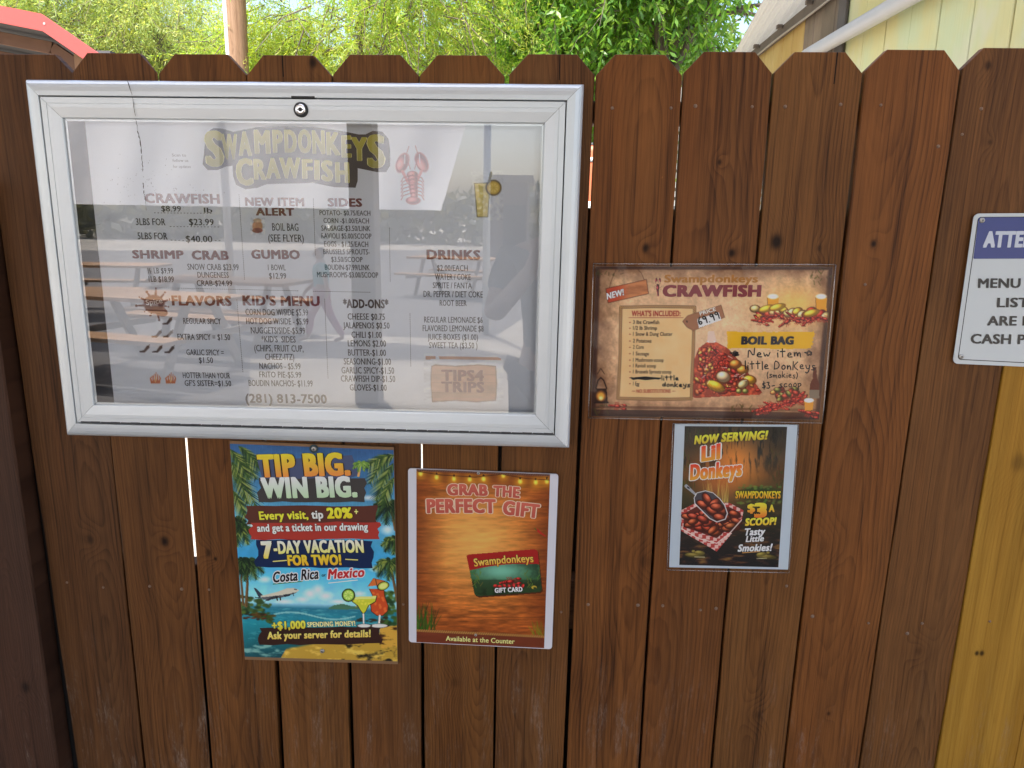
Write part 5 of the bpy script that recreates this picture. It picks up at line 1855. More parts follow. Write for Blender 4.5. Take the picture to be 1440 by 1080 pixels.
cutout(LIL, "basket_picture", [(955, 680), (1050, 680), (1050, 780), (955, 780)], 2.0, 2, p_bask)
YL = ((226, 214, 60), (186, 160, 40))
LIL.text("headline", "NOW", 976, 624.4, 1010, 621.4, 11, YL, bold=.07, layer=4, shear=.18, outline=((30, 26, 16), .06))
LIL.text("headline", "SERVING!", 1013.5, 621, 1078.5, 617.4, 11.4, YL, bold=.07, layer=4, shear=.18, outline=((30, 26, 16), .06))
OR_ = ((206, 56, 40), (224, 150, 52))
LIL.text("headline", "Lil", 986, 648.4, 1013, 644, 19.5, OR_, bold=.08, layer=4, shear=.15, outline=((222, 208, 200), .075))
LIL.text("headline", "Donkeys", 970, 674.4, 1043, 668, 20, OR_, bold=.07, layer=4, shear=.1, outline=((222, 208, 200), .08))
LIL.text("brand_lettering", "SWAMPDONKEYS", 1034, 700.4, 1097.4, 700.6, 9.6, ((226, 196, 50), (206, 140, 40)), bold=.05, layer=4, outline=((36, 30, 14), .06))
LIL.text("price_lettering", "$", 1051, 720.4, 1062, 719.6, 11, ((230, 200, 60), (214, 130, 44)), bold=.06, layer=4, outline=((26, 22, 16), .05))
LIL.text("price_lettering", "3", 1060.4, 727, 1078.5, 726.4, 18.5, ((230, 200, 60), (210, 110, 40)), bold=.085, layer=4, outline=((26, 22, 16), .05))
LIL.text("price_lettering", "A", 1081, 719.6, 1089, 719.4, 9.4, ((230, 200, 60), (224, 160, 50)), bold=.06, layer=4, outline=((26, 22, 16), .05))
LIL.text("price_lettering", "SCOOP!", 1047.4, 739, 1091, 737.4, 9.6, ((230, 210, 70), (214, 170, 50)), bold=.07, layer=4, shear=.12, outline=((26, 22, 16), .05))
for s, x0, yb, x1, cap in (("Tasty", 1045.6, 752.8, 1075, 9.4), ("Little", 1048.4, 762, 1073.6, 8), ("Smokies!", 1037, 775.4, 1084.5, 9.4)):
    LIL.text("tagline", s, x0, yb, x1, yb - 1.2, cap, (222, 216, 212), bold=.05, layer=4, shear=.2, outline=((30, 24, 24), .05))
LIL.polyline("tagline", [(1044, 777.4), (1068, 775.6)], 1.0, (206, 150, 80), 4)
LIL.build()
sleeve(LIL, [(946.5, 595.6), (1123, 597), (1109.5, 805.5), (938, 801.5)], -.0078)

# ------------------------------------------------------------------ attention sign at the right edge
ATT = Poster("attention_sign", "white metal notice headed attention with a blue band, at the right of the fence", "sign", [(1370, 300.2), (1528, 299.2), (1502, 518.5), (1339.8, 511.2)], -0.0058, K=0.84, mat=M_INKG, thick=.0014)
ATT.sheet((188, 194, 196), r=.0085)
def rrect(quad, r, n=5):
    q = [np.array(p, float) for p in quad]
    out = []
    for k in range(4):
        p, a, b_ = q[k], q[k - 1], q[(k + 1) % 4]
        da, db = (a - p) / np.linalg.norm(a - p), (b_ - p) / np.linalg.norm(b_ - p)
        for s in range(n + 1):
            th = s / n * math.pi / 2
            out.append(tuple(p + da * r * (1 - math.sin(th)) + db * r * (1 - math.cos(th))))
    return out


blk = rrect([(1375.2, 305), (1522.5, 304), (1497, 513.5), (1346.6, 505.8)], 5)
inn = rrect([(1376.2, 306), (1521.5, 305), (1496, 512.3), (1347.8, 504.8)], 4.4)
ATT.poly("border_line", blk, (30, 32, 38), 1)
ATT.poly("border_line", inn, (188, 194, 196), 2)
ATT.poly("blue_band", rrect([(1376.2, 306), (1521.5, 305), (1515, 363.4), (1368.6, 364)], 1.5), (52, 62, 122), 3)
ATT.text("headline", "ATTENTION", 1382, 347, 1511, 346.4, 20.4, (186, 192, 204), bold=.075, layer=4)
NK = (26, 27, 30)
ATT.text("notice_text", "MENU PRICES", 1375, 404.6, 1511, 404.4, 12.6, NK, bold=.04, layer=4, shear=-.08)
ATT.text("notice_text", "LISTED", 1401.6, 431.8, 1478, 431.8, 12.6, NK, bold=.04, layer=4, shear=-.08)
ATT.text("notice_text", "ARE FOR", 1388, 457.4, 1481, 457.8, 12.6, NK, bold=.04, layer=4, shear=-.08)
ATT.text("notice_text", "CASH PRICES", 1364.6, 482.8, 1500, 484.4, 12.8, NK, bold=.04, layer=4, shear=-.08)
ATT.build()
for (x, y) in ((1381, 309.8), (1351.6, 501.4), (1514, 309), (1490, 508)):
    screw(ATT.root, x, y, -.0068, .0042, "rivet")

# ------------------------------------------------------------------ behind the fence: trees, pole, buildings
M_BARK = plain("grey_bark", (0.13, 0.105, 0.08), rough=.9, var=.4, scale=20, bump=.4)


def leaf_mesh(name, P, D, Nn, ln, wd, mat):
    """one folded-diamond leaf per point: P base, D direction, Nn side"""
    n = len(P)
    v = np.empty((n, 4, 3))
    v[:, 0] = P
    v[:, 1] = P + D * ln[:, None] * .45 + Nn * wd[:, None] * .5
    v[:, 2] = P + D * ln[:, None]
    v[:, 3] = P + D * ln[:, None] * .45 - Nn * wd[:, None] * .5
    me = bpy.data.meshes.new(name)
    me.vertices.add(n * 4)
    me.vertices.foreach_set("co", v.ravel())
    me.loops.add(n * 4)
    me.loops.foreach_set("vertex_index", np.arange(n * 4, dtype=np.int32))
    me.polygons.add(n)
    me.polygons.foreach_set("loop_start", np.arange(0, n * 4, 4, dtype=np.int32))
    me.update()
    me.validate()
    me.materials.append(mat)
    return me


def tree(name, label, base, h, crown_c, crown_r, n_limb, twigs, leaves, ln, wd, mat, seed, droop=.5, trunk_r=.12, twig_len=.55, group="trees beyond the fence", gaps=.42, zone=None):
    rs = np.random.RandomState(seed)
    root = empty(name, (base[0], base[1], 0), label, "tree", group)
    b = MB()
    top = Vector((crown_c[0], crown_c[1], crown_c[2] + crown_r[2] * .35))
    B0 = Vector((base[0], base[1], -.1))
    pts = [B0.lerp(top, t) + Vector((math.sin(t * 5 + seed) * .08, math.cos(t * 4 + seed) * .08, 0)) for t in np.linspace(0, 1, 8)]
    b.tube(pts, [trunk_r * (1 - .75 * t) for t in np.linspace(0, 1, 8)], 10)
    limbs = []
    for k in range(n_limb):
        t = rs.uniform(.35, .95)
        s = pts[0].lerp(pts[-1], t)
        a = rs.uniform(0, 2 * math.pi)
        e = Vector((crown_c[0] + math.cos(a) * crown_r[0] * rs.uniform(.5, .95), crown_c[1] + math.sin(a) * crown_r[1] * rs.uniform(.5, .95), crown_c[2] + crown_r[2] * rs.uniform(-.6, .8)))
        m = s.lerp(e, .5) + Vector((0, 0, rs.uniform(.1, .5)))
        q = [s.lerp(m, u).lerp(m.lerp(e, u), u) for u in np.linspace(0, 1, 8)]
        b.tube(q, [trunk_r * .34 * (1 - .85 * u) + .006 for u in np.linspace(0, 1, 8)], 6)
        limbs.append(q)
    # twig tips: clustered about limb ends, so that the crown has lumps and holes
    cen = [np.array(q[i]) for q in limbs for i in (3, 4, 5, 6, 7)]
    cen = np.array(cen)
    sel = rs.randint(0, len(cen), twigs)
    start = cen[sel] + rs.normal(0, 1, (twigs, 3)) * np.array(crown_r) * .17
    rel = (start - np.array(crown_c)) / np.array(crown_r)
    ok = (np.linalg.norm(rel, axis=1) < 1.15) & (vnoise(start[:, 0] * 1 + start[:, 1] * .7, start[:, 2] * 1.0 + start[:, 1] * .4, .8, seed % 50, 3) > gaps)
    ok &= ~((start[:, 0] > X_ROOF) & (start[:, 1] < 9.5))
    ok &= ~((start[:, 0] < D_HUT) & (start[:, 1] < 8.4))
    if zone is not None:
        ok &= zone(start)
    start = start[ok]
    nt_ = len(start)
    out = start - np.array(crown_c)
    out[:, 2] *= .3
    out /= np.linalg.norm(out, axis=1)[:, None] + 1e-6
    dirs = out * .7 + rs.normal(0, .6, (nt_, 3))
    dirs /= np.linalg.norm(dirs, axis=1)[:, None]
    L_ = twig_len * rs.uniform(.6, 1.3, nt_)
    tv, tf = [], []
    Ps, Ds, Ns = [], [], []
    t = np.linspace(0.08, 1, leaves)
    for k in range(leaves):
        p = start + dirs * (L_ * t[k])[:, None]
        p[:, 2] -= droop * L_ * t[k] ** 2
        d = dirs.copy()
        d[:, 2] -= 2 * droop * t[k]
        d /= np.linalg.norm(d, axis=1)[:, None]
        side = np.cross(d, rs.normal(0, 1, (nt_, 3)))
        side /= np.linalg.norm(side, axis=1)[:, None] + 1e-6
        for sg in (-1, 1):
            ld = d * .6 + side * sg * .8 + rs.normal(0, .22, (nt_, 3))
            ld[:, 2] -= droop * .5
            ld /= np.linalg.norm(ld, axis=1)[:, None]
            nn = np.cross(ld, rs.normal(0, 1, (nt_, 3)) + np.array([0, 0, 1.2]))
            nn /= np.linalg.norm(nn, axis=1)[:, None] + 1e-6
            Ps.append(p + side * sg * .004); Ds.append(ld); Ns.append(nn)
    P, D, Nn = np.concatenate(Ps), np.concatenate(Ds), np.concatenate(Ns)
    sc = rs.uniform(.6, 1.25, len(P))
    me = leaf_mesh("crown", P, D, Nn, ln * sc, wd * sc, mat)
    # thin twig sticks
    pick = rs.choice(nt_, min(nt_, 700), replace=False)
    for k in pick:
        q = [start[k] + dirs[k] * L_[k] * u - np.array([0, 0, droop * L_[k] * u * u]) for u in (0, .5, 1)]
        b.tube(q, [.007, .005, .0025], 4, caps=False)
    obj("trunk", b.mesh("trunk", (M_BARK,), True), None, root)
    obj("crown", me, None, root)
    return root


X_ROOF = at_y(1000, 60, 7.0)[0]
D_HUT = at_y(262, 60, 7.0)[0]


def zlow(s):
    return s[:, 2] > 1.5


LM_F = leaf_mat("feathery_leaf", ((0.16, 0.32, 0.040), (0.25, 0.37, 0.045), (0.36, 0.38, 0.08)), trans=.5)
LM_F2 = leaf_mat("grey_green_leaf", ((0.22, 0.34, 0.12), (0.29, 0.39, 0.13), (0.40, 0.41, 0.14)), trans=.5)
LM_D = leaf_mat("deep_green_leaf", ((0.060, 0.15, 0.034), (0.10, 0.21, 0.035), (0.19, 0.29, 0.05)), trans=.45, rough=.35)
LM_D2 = leaf_mat("glossy_green_leaf", ((0.065, 0.185, 0.030), (0.105, 0.25, 0.034), (0.22, 0.36, 0.05)), trans=.5, rough=.35)
def gp_(x, y, d):
    p = at_y(x, y, d)
    return p


c = gp_(205, 40, 9.6)
tree("feathery_tree", "loose grey-green feathery tree between the red roof and the wooden pole", (c[0] + .5, 9.8), 6, (c[0], 9.6, 4.3), (2.9, 1.3, 1.8), 16, 5200, 20, .075, .0115, LM_F2, 3, droop=.55, trunk_r=.09, gaps=.37, twig_len=.7, zone=zlow)
c = gp_(520, 30, 6.0)
tree("feathery_tree", "dense yellow-green feathery tree right of the wooden pole, above the display case", (c[0] - 1.0, 6.6), 5, (c[0], 6.2, 3.3), (1.5, 1.3, 1.3), 15, 4600, 20, .055, .0090, LM_F, 5, droop=.5, trunk_r=.08, gaps=.35, zone=zlow)
c = gp_(748, 30, 8.5)
tree("leafy_tree", "dark green small-leaved tree behind the middle of the fence", (c[0] + .1, 8.6), 5, (c[0], 8.6, 3.7), (1.1, 1.0, 1.7), 16, 3200, 10, .08, .032, LM_D, 7, droop=.35, twig_len=.45, gaps=.38, zone=zlow)
c = gp_(925, 20, 7.0)
tree("leafy_tree", "bright green broad-leaved tree left of the white corrugated roof", (c[0] + .35, 7.4), 6, (c[0], 7.2, 3.9), (1.75, 1.2, 1.7), 24, 4400, 11, .095, .032, LM_D2, 9, droop=.75, twig_len=.5, gaps=.425, zone=zlow)
c = gp_(110, 30, 13)
tree("feathery_tree", "pale distant feathery tree low behind the red roof", (c[0], 13.5), 5, (c[0], 13.5, 4.2), (3.0, 1.5, 1.6), 14, 1500, 11, .12, .022, LM_F2, 12, droop=.5, gaps=.46, zone=zlow)
c = gp_(860, 40, 14)
tree("leafy_tree", "far dark tree seen through the gaps of the bright green tree", (c[0], 14), 6, (c[0], 14, 4.0), (3.2, 1.5, 2.0), 16, 1700, 8, .16, .075, LM_D, 14, droop=.4, twig_len=.6, gaps=.42, zone=zlow)

# wooden pole with its white conduit
pc = gp_(333, 50, 5.2)
root = empty("utility_pole", (pc[0], 5.2, 0), "weathered tan wooden utility pole with a white pipe on its left side", "utility pole")
M_POLE = wood("pole_wood", (0.13, 0.07, 0.038), (0.33, 0.215, 0.135), 61, [(.01, 3.25, .02, .5)], scuff=False, ring=.012, pith=.02)
b = MB()
rp = .082
b.tube([(pc[0] + .01 * math.sin(z * 2), 5.2, z) for z in np.linspace(-.1, 7.0, 14)], [rp * (1.12 - .02 * z) for z in np.linspace(0, 7.1, 14)], 20)
obj("pole", b.mesh("pole", (M_POLE,), True), None, root)
b = MB()
cx_ = gp_(318.3, 50, 5.12)[0]
b.tube([(cx_, 5.13, 0), (cx_, 5.13, 3.2), (cx_, 5.13, 6.2)], .017, 12)
obj("conduit", b.mesh("conduit", (plain("white_pvc", (.78, .78, .76), rough=.4, var=.04),), True), None, root)

# building at the right: plank wall, white corrugated eave, pipe
XW = 1.74
root = empty("plank_building", (XW, 3.0, 0), "yellow and green painted plank building with a white corrugated roof at the right", "building")
Y_B = 7.2
Z_E = 2.92
def yw(px):
    return at_x(px, 60, XW)[1]


def plank_mat(name, cols, seed, rough=.6):
    m, nt, N, L, P = newmat(name)
    oc = coords(nt)
    sep = N.new("ShaderNodeSeparateXYZ"); L.new(oc, sep.inputs[0])
    n1 = noise(nt, scaled(nt, oc, (1, 1.6, 1.1), (seed, seed * 2, 3)), 1.3, 4, .6)
    n2 = noise(nt, scaled(nt, oc, (1, 2.0, 1.4), (seed + 4, 7, 3)), 1.5, 3, .6)
    n3 = noise(nt, scaled(nt, oc, (1, 60, 2.0)), 1.0, 4, .65)
    c = mix_col(nt, ramp(nt, n1, (.40, .60, 0, 1)), cols[0], cols[1])
    c = mix_col(nt, ramp(nt, n2, (.46, .66, 0, 1)), c, cols[2])
    c = mix_col(nt, ramp(nt, n3, (.50, .80, 0, .55)), c, np.asarray(cols[3]))
    L.new(c, P.inputs["Base Color"])
    P.inputs["Roughness"].default_value = rough
    b_ = N.new("ShaderNodeBump"); b_.inputs["Strength"].default_value = .3; b_.inputs["Distance"].default_value = .003
    L.new(n3, b_.inputs["Height"]); L.new(b_.outputs[0], P.inputs["Normal"])
    return m


secs = [("plank_wall", .88, yw(1187), plank_mat("mural_planks", ((.56, .51, .24), (.49, .53, .31), (.56, .53, .36), (.44, .41, .21)), 2), .29, "pale yellow and green painted planks"),
        ("plank_wall", yw(1187), yw(1129), plank_mat("weathered_planks", ((.15, .11, .08), (.21, .155, .115), (.10, .075, .06), (.03, .024, .022)), 5), .20, "bare weathered grey-brown planks"),
        ("plank_wall", yw(1129), Y_B, plank_mat("ochre_planks", ((.42, .27, .085), (.45, .32, .12), (.38, .245, .07), (.28, .17, .05)), 8), .24, "ochre yellow planks")]
for nm, y0, y1, m_, pw, lb in secs:
    b = MB()
    n_ = max(1, round((y1 - y0) / pw))
    w_ = (y1 - y0) / n_
    for k in range(n_):
        off = rnd.uniform(-.003, .003)
        b.box((XW + off, y0 + k * w_ + .004, .1), (XW + .03 + off, y0 + (k + 1) * w_ - .004, Z_E - .01 if y1 < 90 else Z_E))
    o = obj(nm, bevel_mesh(b.mesh(nm), .003), m_, root)
    o["label"] = lb
b = MB()
b.box((XW + .034, .9, 0), (XW + 3.0, Y_B, Z_E - .02))
obj("wall_core", b.mesh("wall_core"), M_BLACK, root)
# corner board between the painted and the bare planks
b = MB()
b.box((XW - .022, yw(1187) - .03, .1), (XW - .004, yw(1187) + .09, Z_E - .02))
obj("corner_board", bevel_mesh(b.mesh("corner_board"), .003), plain("dark_board", (.085, .075, .072), rough=.8, var=.35, scale=6), root)
# corrugated roof sheets whose overhang shows above the wall
M_CORRW, nt, N, L, P = newmat("white_corrugated")
P.inputs["Base Color"].default_value = (.36, .355, .33, 1)
P.inputs["Roughness"].default_value = .45
tr = N.new("ShaderNodeBsdfTranslucent"); tr.inputs[0].default_value = (.70, .68, .62, 1)
mx = N.new("ShaderNodeMixShader"); mx.inputs[0].default_value = .12
L.new(P.outputs[0], mx.inputs[1]); L.new(tr.outputs[0], mx.inputs[2]); L.new(mx.outputs[0], N["Material Output"].inputs[0])
b = MB()
nx_ = 420
RA, RB = at_z(1033, 74, Z_E + .03), at_z(1073, 0, Z_E + .03)


def roof_pt(u, y):
    x0_ = RA[0] + (RB[0] - RA[0]) * (y - RA[1]) / (RB[1] - RA[1])
    x = x0_ + u * (XW + 2.3 - x0_)
    z = Z_E + .03 + u * .72 + .011 * math.sin(u * 2.6 / .062 * 2 * math.pi)
    return (x, y, z)


vs, fs = [], []
for j, y in enumerate((.55, 3.5, Y_B + .3)):
    for i in range(nx_ + 1):
        vs.append(roof_pt(i / nx_, y))
for j in range(2):
    for i in range(nx_):
        a = j * (nx_ + 1) + i
        fs.append((a, a + 1, a + nx_ + 2, a + nx_ + 1))
b.add(vs, fs)
obj("roof", b.mesh("roof", (M_CORRW,), True), None, root)
b = MB()
b.box((XW - .030, .6, Z_E - .060), (XW - .006, Y_B + .2, Z_E + .012))
y = .8
while y < Y_B:
    b.box((XW - .075, y, Z_E - .016), (XW - .037, y + .035, Z_E + .012))
    y += .62
obj("eave_board", bevel_mesh(b.mesh("eave_board"), .002), plain("grey_timber", (.12, .10, .085), rough=.85, var=.4, scale=8), root)
b = MB()
b.tube([(XW - .040, yy, Z_E - .068 + .006 * math.sin(yy * 3)) for yy in np.linspace(.6, Y_B, 30)], .007, 8)
obj("cable", b.mesh("cable", (plain("grey_cable", (.30, .27, .24), rough=.6),), True), None, root)
p1, p2 = at_x(1138, 76, XW - .075), at_x(1275, -2, XW - .075)
d_ = (p2 - p1)
b = MB()
b.tube([p1 - d_ * .04, p1, p2, p2 + d_ * .35], .040, 16)
pd = obj("drain_pipe", b.mesh("drain_pipe", (plain("grey_pvc", (.44, .44, .46), rough=.38, var=.05),), True), None, root)

# red-roofed hut at the left
YR = 5.0
SK = .44                       # the hut stands turned: its depth runs back to the left
A_, B_, C_, D_ = gp_(-160, -24, YR), gp_(57, 19, YR), gp_(137, 74, YR), gp_(215, 132, YR)
fa = gp_(60, 19, YR)[2] - gp_(60, 43.5, YR)[2]
root = empty("red_roofed_hut", (B_[0], YR + 1, 0), "hut with a bright red roof edge and dark soffit at the far left", "hut")
b = MB()
top = [A_, B_, C_, D_]
for k in range(3):
    p, q = top[k], top[k + 1]
    vs = [(p[0], YR, p[2]), (q[0], YR, q[2]), (q[0], YR, q[2] - fa), (p[0], YR, p[2] - fa), (p[0], YR + .03, p[2]), (q[0], YR + .03, q[2]), (q[0], YR + .03, q[2] - fa), (p[0], YR + .03, p[2] - fa)]
    b.add(vs, [(3, 2, 1, 0), (4, 5, 6, 7), (0, 1, 5, 4), (2, 3, 7, 6)])
obj("fascia", b.mesh("fascia"), plain("red_metal", (.40, .058, .048), rough=.4, var=.06), root)
b = MB()
sc_ = gp_(62, 33, YR - .004)
b.tube([(sc_[0], YR - .004, sc_[2]), (sc_[0], YR, sc_[2])], .010, 8)
obj("fascia_screw", b.mesh("fascia_screw"), M_SCREW, root)
b = MB()
for k in range(3):
    p, q = top[k], top[k + 1]
    vs = [(p[0], YR + .034, p[2] - .01), (q[0], YR + .034, q[2] - .01), (q[0] - SK * 3, YR + 3, q[2] - .01), (p[0] - SK * 3, YR + 3, p[2] - .01), (p[0], YR + .034, p[2] - fa + .02), (q[0], YR + .034, q[2] - fa + .02), (q[0] - SK * 3, YR + 3, q[2] - fa + .02), (p[0] - SK * 3, YR + 3, p[2] - fa + .02)]
    b.add(vs, [(0, 1, 2, 3), (7, 6, 5, 4), (2, 6, 7, 3)])
obj("roof", b.mesh("roof"), plain("dark_soffit", (.05, .048, .048), rough=.8), root)
M_RAFTER = plain("brown_rafter", (.12, .058, .030), rough=.8, var=.35, scale=6)
for (yy, hgt) in ((YR + .35, .10), (YR + 1.4, .10)):
    b = MB()
    for k in range(3):
        p, q = top[k], top[k + 1]
        b.beam((p[0] - SK * (yy - YR), yy, p[2] - fa - hgt / 2 - .01), (q[0] - SK * (yy - YR), yy, q[2] - fa - hgt / 2 - .01), .05, hgt, up=(0, 0, 1))
    obj("rafter", bevel_mesh(b.mesh("rafter"), .003), M_RAFTER, root)
b = MB()
wz = B_[2] - fa + .42
b.box((A_[0] - 2, YR + 2.2, 0), (B_[0] + .25 - SK * 2.2, YR + 2.4, wz - .12))
obj("wall", b.mesh("wall"), plain("grey_hut_wall", (.09, .085, .085), rough=.85), root)
for x_ in (B_[0] + .1,):
    b = MB()
    b.box((x_ - .05, YR + .30, 0), (x_ + .05, YR + .40, B_[2] - fa - .11))
    obj("hut_post", bevel_mesh(b.mesh("hut_post"), .004), plain("hut_post_wood", (.22, .12, .06), rough=.8, var=.3), root)

# louvred white screen and an orange post, glimpsed only through the narrow gaps
sa, sb = gp_(925, 150, 1.3), gp_(1100, 150, 1.9)
root = empty("louvred_screen", ((sa[0] + sb[0]) / 2, 1.6, 0), "white louvred screen glimpsed through the narrow gaps of the fence", "screen")
dv = Vector((sb[0] - sa[0], .6, 0))
b = MB()
z = .4
while z < 1.885:
    b.beam((sa[0], 1.3, z), (sb[0], 1.9, z), .012, .019)
    z += .031
b.beam((sa[0], 1.3, 1.945), (sb[0], 1.9, 1.945), .012, .085)
obj("slats", b.mesh("slats"), plain("white_slat", (.8, .78, .72), rough=.5, var=.05), root)
b = MB()
for t in (0, 1):
    b.box((sa[0] + dv.x * t - .02, 1.32 + .6 * t, 0), (sa[0] + dv.x * t + .02, 1.37 + .6 * t, 1.98))
obj("frame", b.mesh("frame"), M_BLACK, root)
op = gp_(831, 245, 1.4)
b = MB()
zt0, zt1 = gp_(831, 206, 1.4)[2], gp_(831, 292, 1.4)[2]
b.tube([(op[0], 1.4, 0), (op[0], 1.4, zt1), (op[0], 1.4, zt0 - .02), (op[0], 1.4, zt0)], [.05, .05, .05, .046], 14)
root = empty("orange_post", (op[0], 1.4, 0), "orange-red post glimpsed through the gap right of the display case", "post")
obj("shaft", b.mesh("shaft", (plain("orange_paint", (.62, .16, .07), rough=.5),), True), None, root)
M_BAND = plain("white_band", (.8, .8, .78), rough=.4)
for (za, zb_) in ((zt0 - .055, zt0 - .04), (zt1 - .02, zt1 + .02)):
    b = MB()
    b.tube([(op[0], 1.4, za), (op[0], 1.4, zb_)], .0515, 14)
    obj("reflective_band", b.mesh("reflective_band", (M_BAND,), True), None, root)
b = MB()
b.tube([(op[0], 1.4, zt0), (op[0], 1.4, zt0 + .012)], [.047, .02], 14)
obj("cap", b.mesh("cap", (M_BLACK,), True), None, root)

# ------------------------------------------------------------------ in front of the fence: what the glass mirrors
def refl(x, y, Y):
    """the point on the plane y = Y that the pane shows at photograph position (x, y)"""
    p = at_y(x, y, -0.0345 * 2 - Y)
    return np.array([p[0], Y, p[2]])


M_TIMBER = plain("pavilion_timber", (.30, .24, .19), rough=.75, var=.2, scale=5)
root = empty("pavilion", (-1.2, -2.5, 0), "timber pavilion with a flat roof on square posts that shades the fence", "pavilion")
RZ = 2.86
b = MB()
b.box((-4.6, -5.0, RZ), (1.75, -0.32, RZ + .05))
obj("roof", b.mesh("roof"), plain("roof_deck", (.34, .29, .24), rough=.8, var=.2, scale=3), root)
for yb in (-4.85, -3.4, -2.0, -.5):
    b = MB()
    b.box((-4.55, yb - .04, RZ - .16), (1.7, yb + .04, RZ - .003))
    obj("roof_beam", bevel_mesh(b.mesh("roof_beam"), .004), M_TIMBER, root)
pf = refl(520, 574, -4.85)
for (x_, y_) in ((pf[0], -4.85), (pf[0] - 2.9, -4.85), (1.62, -4.85), (1.66, -.55), (-4.4, -.55)):
    b = MB()
    b.box((x_ - .1, y_ - .1, 0), (x_ + .1, y_ + .1, RZ - .163))
    obj("post", bevel_mesh(b.mesh("post"), .006), M_TIMBER, root)

# white shade sail
M_SAIL, nt, N, L, P = newmat("white_sail")
P.inputs["Base Color"].default_value = (.85, .86, .88, 1)
P.inputs["Roughness"].default_value = .7
tr = N.new("ShaderNodeBsdfTranslucent"); tr.inputs[0].default_value = (.95, .95, .97, 1)
mx = N.new("ShaderNodeMixShader"); mx.inputs[0].default_value = .75
L.new(P.outputs[0], mx.inputs[1]); L.new(tr.outputs[0], mx.inputs[2]); L.new(mx.outputs[0], N["Material Output"].inputs[0])
SY = -8.6
q = [refl(-60, 20, SY), refl(690, 60, SY), refl(656, 165, SY), refl(621, 292, SY), refl(545, 338, SY), refl(500, 300, SY), refl(300, 286, SY), refl(60, 284, SY), refl(-60, 284, SY)]
root = empty("shade_sail", (q[2][0], SY, 0), "white sunlit shade curtain hanging from poles, mirrored in the case glass", "shade sail")
b = MB()
def sail_grid(qa, qb, qc, qd, nx=40, ny=14):
    vs, fs = [], []
    for j in range(ny + 1):
        for i in range(nx + 1):
            u, v = i / nx, j / ny
            p = qa * (1 - u) * (1 - v) + qb * u * (1 - v) + qc * u * v + qd * (1 - u) * v
            p = p + np.array([0, .05 * math.sin(u * 46 + v * 2) + .09 * math.sin(u * 13 + 1), 0]) * (.3 + .7 * v)
            vs.append(p)
    for j in range(ny):
        for i in range(nx):
            a = j * (nx + 1) + i
            fs.append((a, a + 1, a + nx + 2, a + nx + 1))
    return vs, fs


b.add(*sail_grid(refl(-60, 60, SY), refl(690, 60, SY), refl(621, 296, SY), refl(-60, 284, SY)))
obj("sail", b.mesh("sail", (M_SAIL,), True), None, root)
for px_ in (-50, 300, 686):
    t_, = (refl(px_, 60, SY - .1),)
    b = MB()
    b.tube([(t_[0], SY - .16, 0), (t_[0], SY - .16, t_[2] + .1)], .05, 10)
    obj("pole", b.mesh("pole", (M_ALU,), True), None, root)

# hedge and low buildings far across the yard
rs = np.random.RandomState(4)
n_ = 9000
P0 = np.stack([rs.uniform(-48, 40, n_), rs.uniform(-47, -40, n_), rs.uniform(0, 1, n_)], 1)
P0[:, 2] *= 2.6 + 1.5 * vnoise(P0[:, 0], P0[:, 0] * 0, 6, 7) - .6
D0 = rs.normal(0, 1, (n_, 3)); D0 /= np.linalg.norm(D0, axis=1)[:, None]
N0 = np.cross(D0, rs.normal(0, 1, (n_, 3))); N0 /= np.linalg.norm(N0, axis=1)[:, None]
o = obj("far_hedge", leaf_mesh("far_hedge", P0, D0, N0, rs.uniform(.5, 1.1, n_), rs.uniform(.3, .7, n_), leaf_mat("far_hedge_leaf", ((.13, .145, .10), (.17, .18, .13), (.20, .20, .15)), trans=.25)))
o["kind"] = "stuff"
s0, s1 = refl(688, 330, -26), refl(742, 247, -26)
root = empty("brown_shed", ((s0[0] + s1[0]) / 2, -27, 0), "small brown shed across the yard, mirrored at the right of the case glass", "shed")
b = MB(); b.box((s0[0], -28.5, 0), (s1[0], -26, s1[2] - .25))
obj("wall", b.mesh("wall"), plain("brown_shed_wall", (.20, .14, .11), rough=.8), root)
b = MB(); b.box((s0[0] - .2, -28.8, s1[2] - .245), (s1[0] + .2, -25.8, s1[2]))
obj("roof", b.mesh("roof"), M_TIMBER, root)
b = MB(); b.box((s0[0] + .5, -25.995, 0), (s0[0] + 1.3, -25.96, 2.0))
obj("door", b.mesh("door"), M_BLACK, root)

# picnic tables
M_PIC = wood("picnic_planks", (.26, .13, .055), (.56, .33, .16), 71, along='x', scuff=False, ring=.01)
def picnic(x, y, rot, label):
    root = empty("picnic_table", (x, y, 0), label, "picnic table", "picnic tables in the yard", math.radians(rot))
    def part(nm, boxes, mat=M_PIC):
        b = MB()
        for bx in boxes:
            if len(bx) == 2:
                b.box(*bx)
            else:
                b.beam(*bx)
        o = bpy.data.objects.new(nm, bevel_mesh(b.mesh(nm), .004))
        o.data.materials.append(mat)
        COL.objects.link(o)
        o.parent = root
    part("tabletop", [((-.92, -.37 + k * .148, .72), (.92, -.37 + k * .148 + .138, .76)) for k in range(5)])
    for s in (-1, 1):
        part("bench", [((-.92, s * .70 - .14 + k * .145, .42), (.92, s * .70 - .14 + k * .145 + .135, .46)) for k in range(2)])
        part("leg_frame", [((s * .62, -.55, 0), (s * .62, -.18, .715), .045, .09), ((s * .62, .55, 0), (s * .62, .18, .715), .045, .09), ((s * .66, -.8, .385), (s * .66, .8, .385), .04, .065)], M_TIMBER)


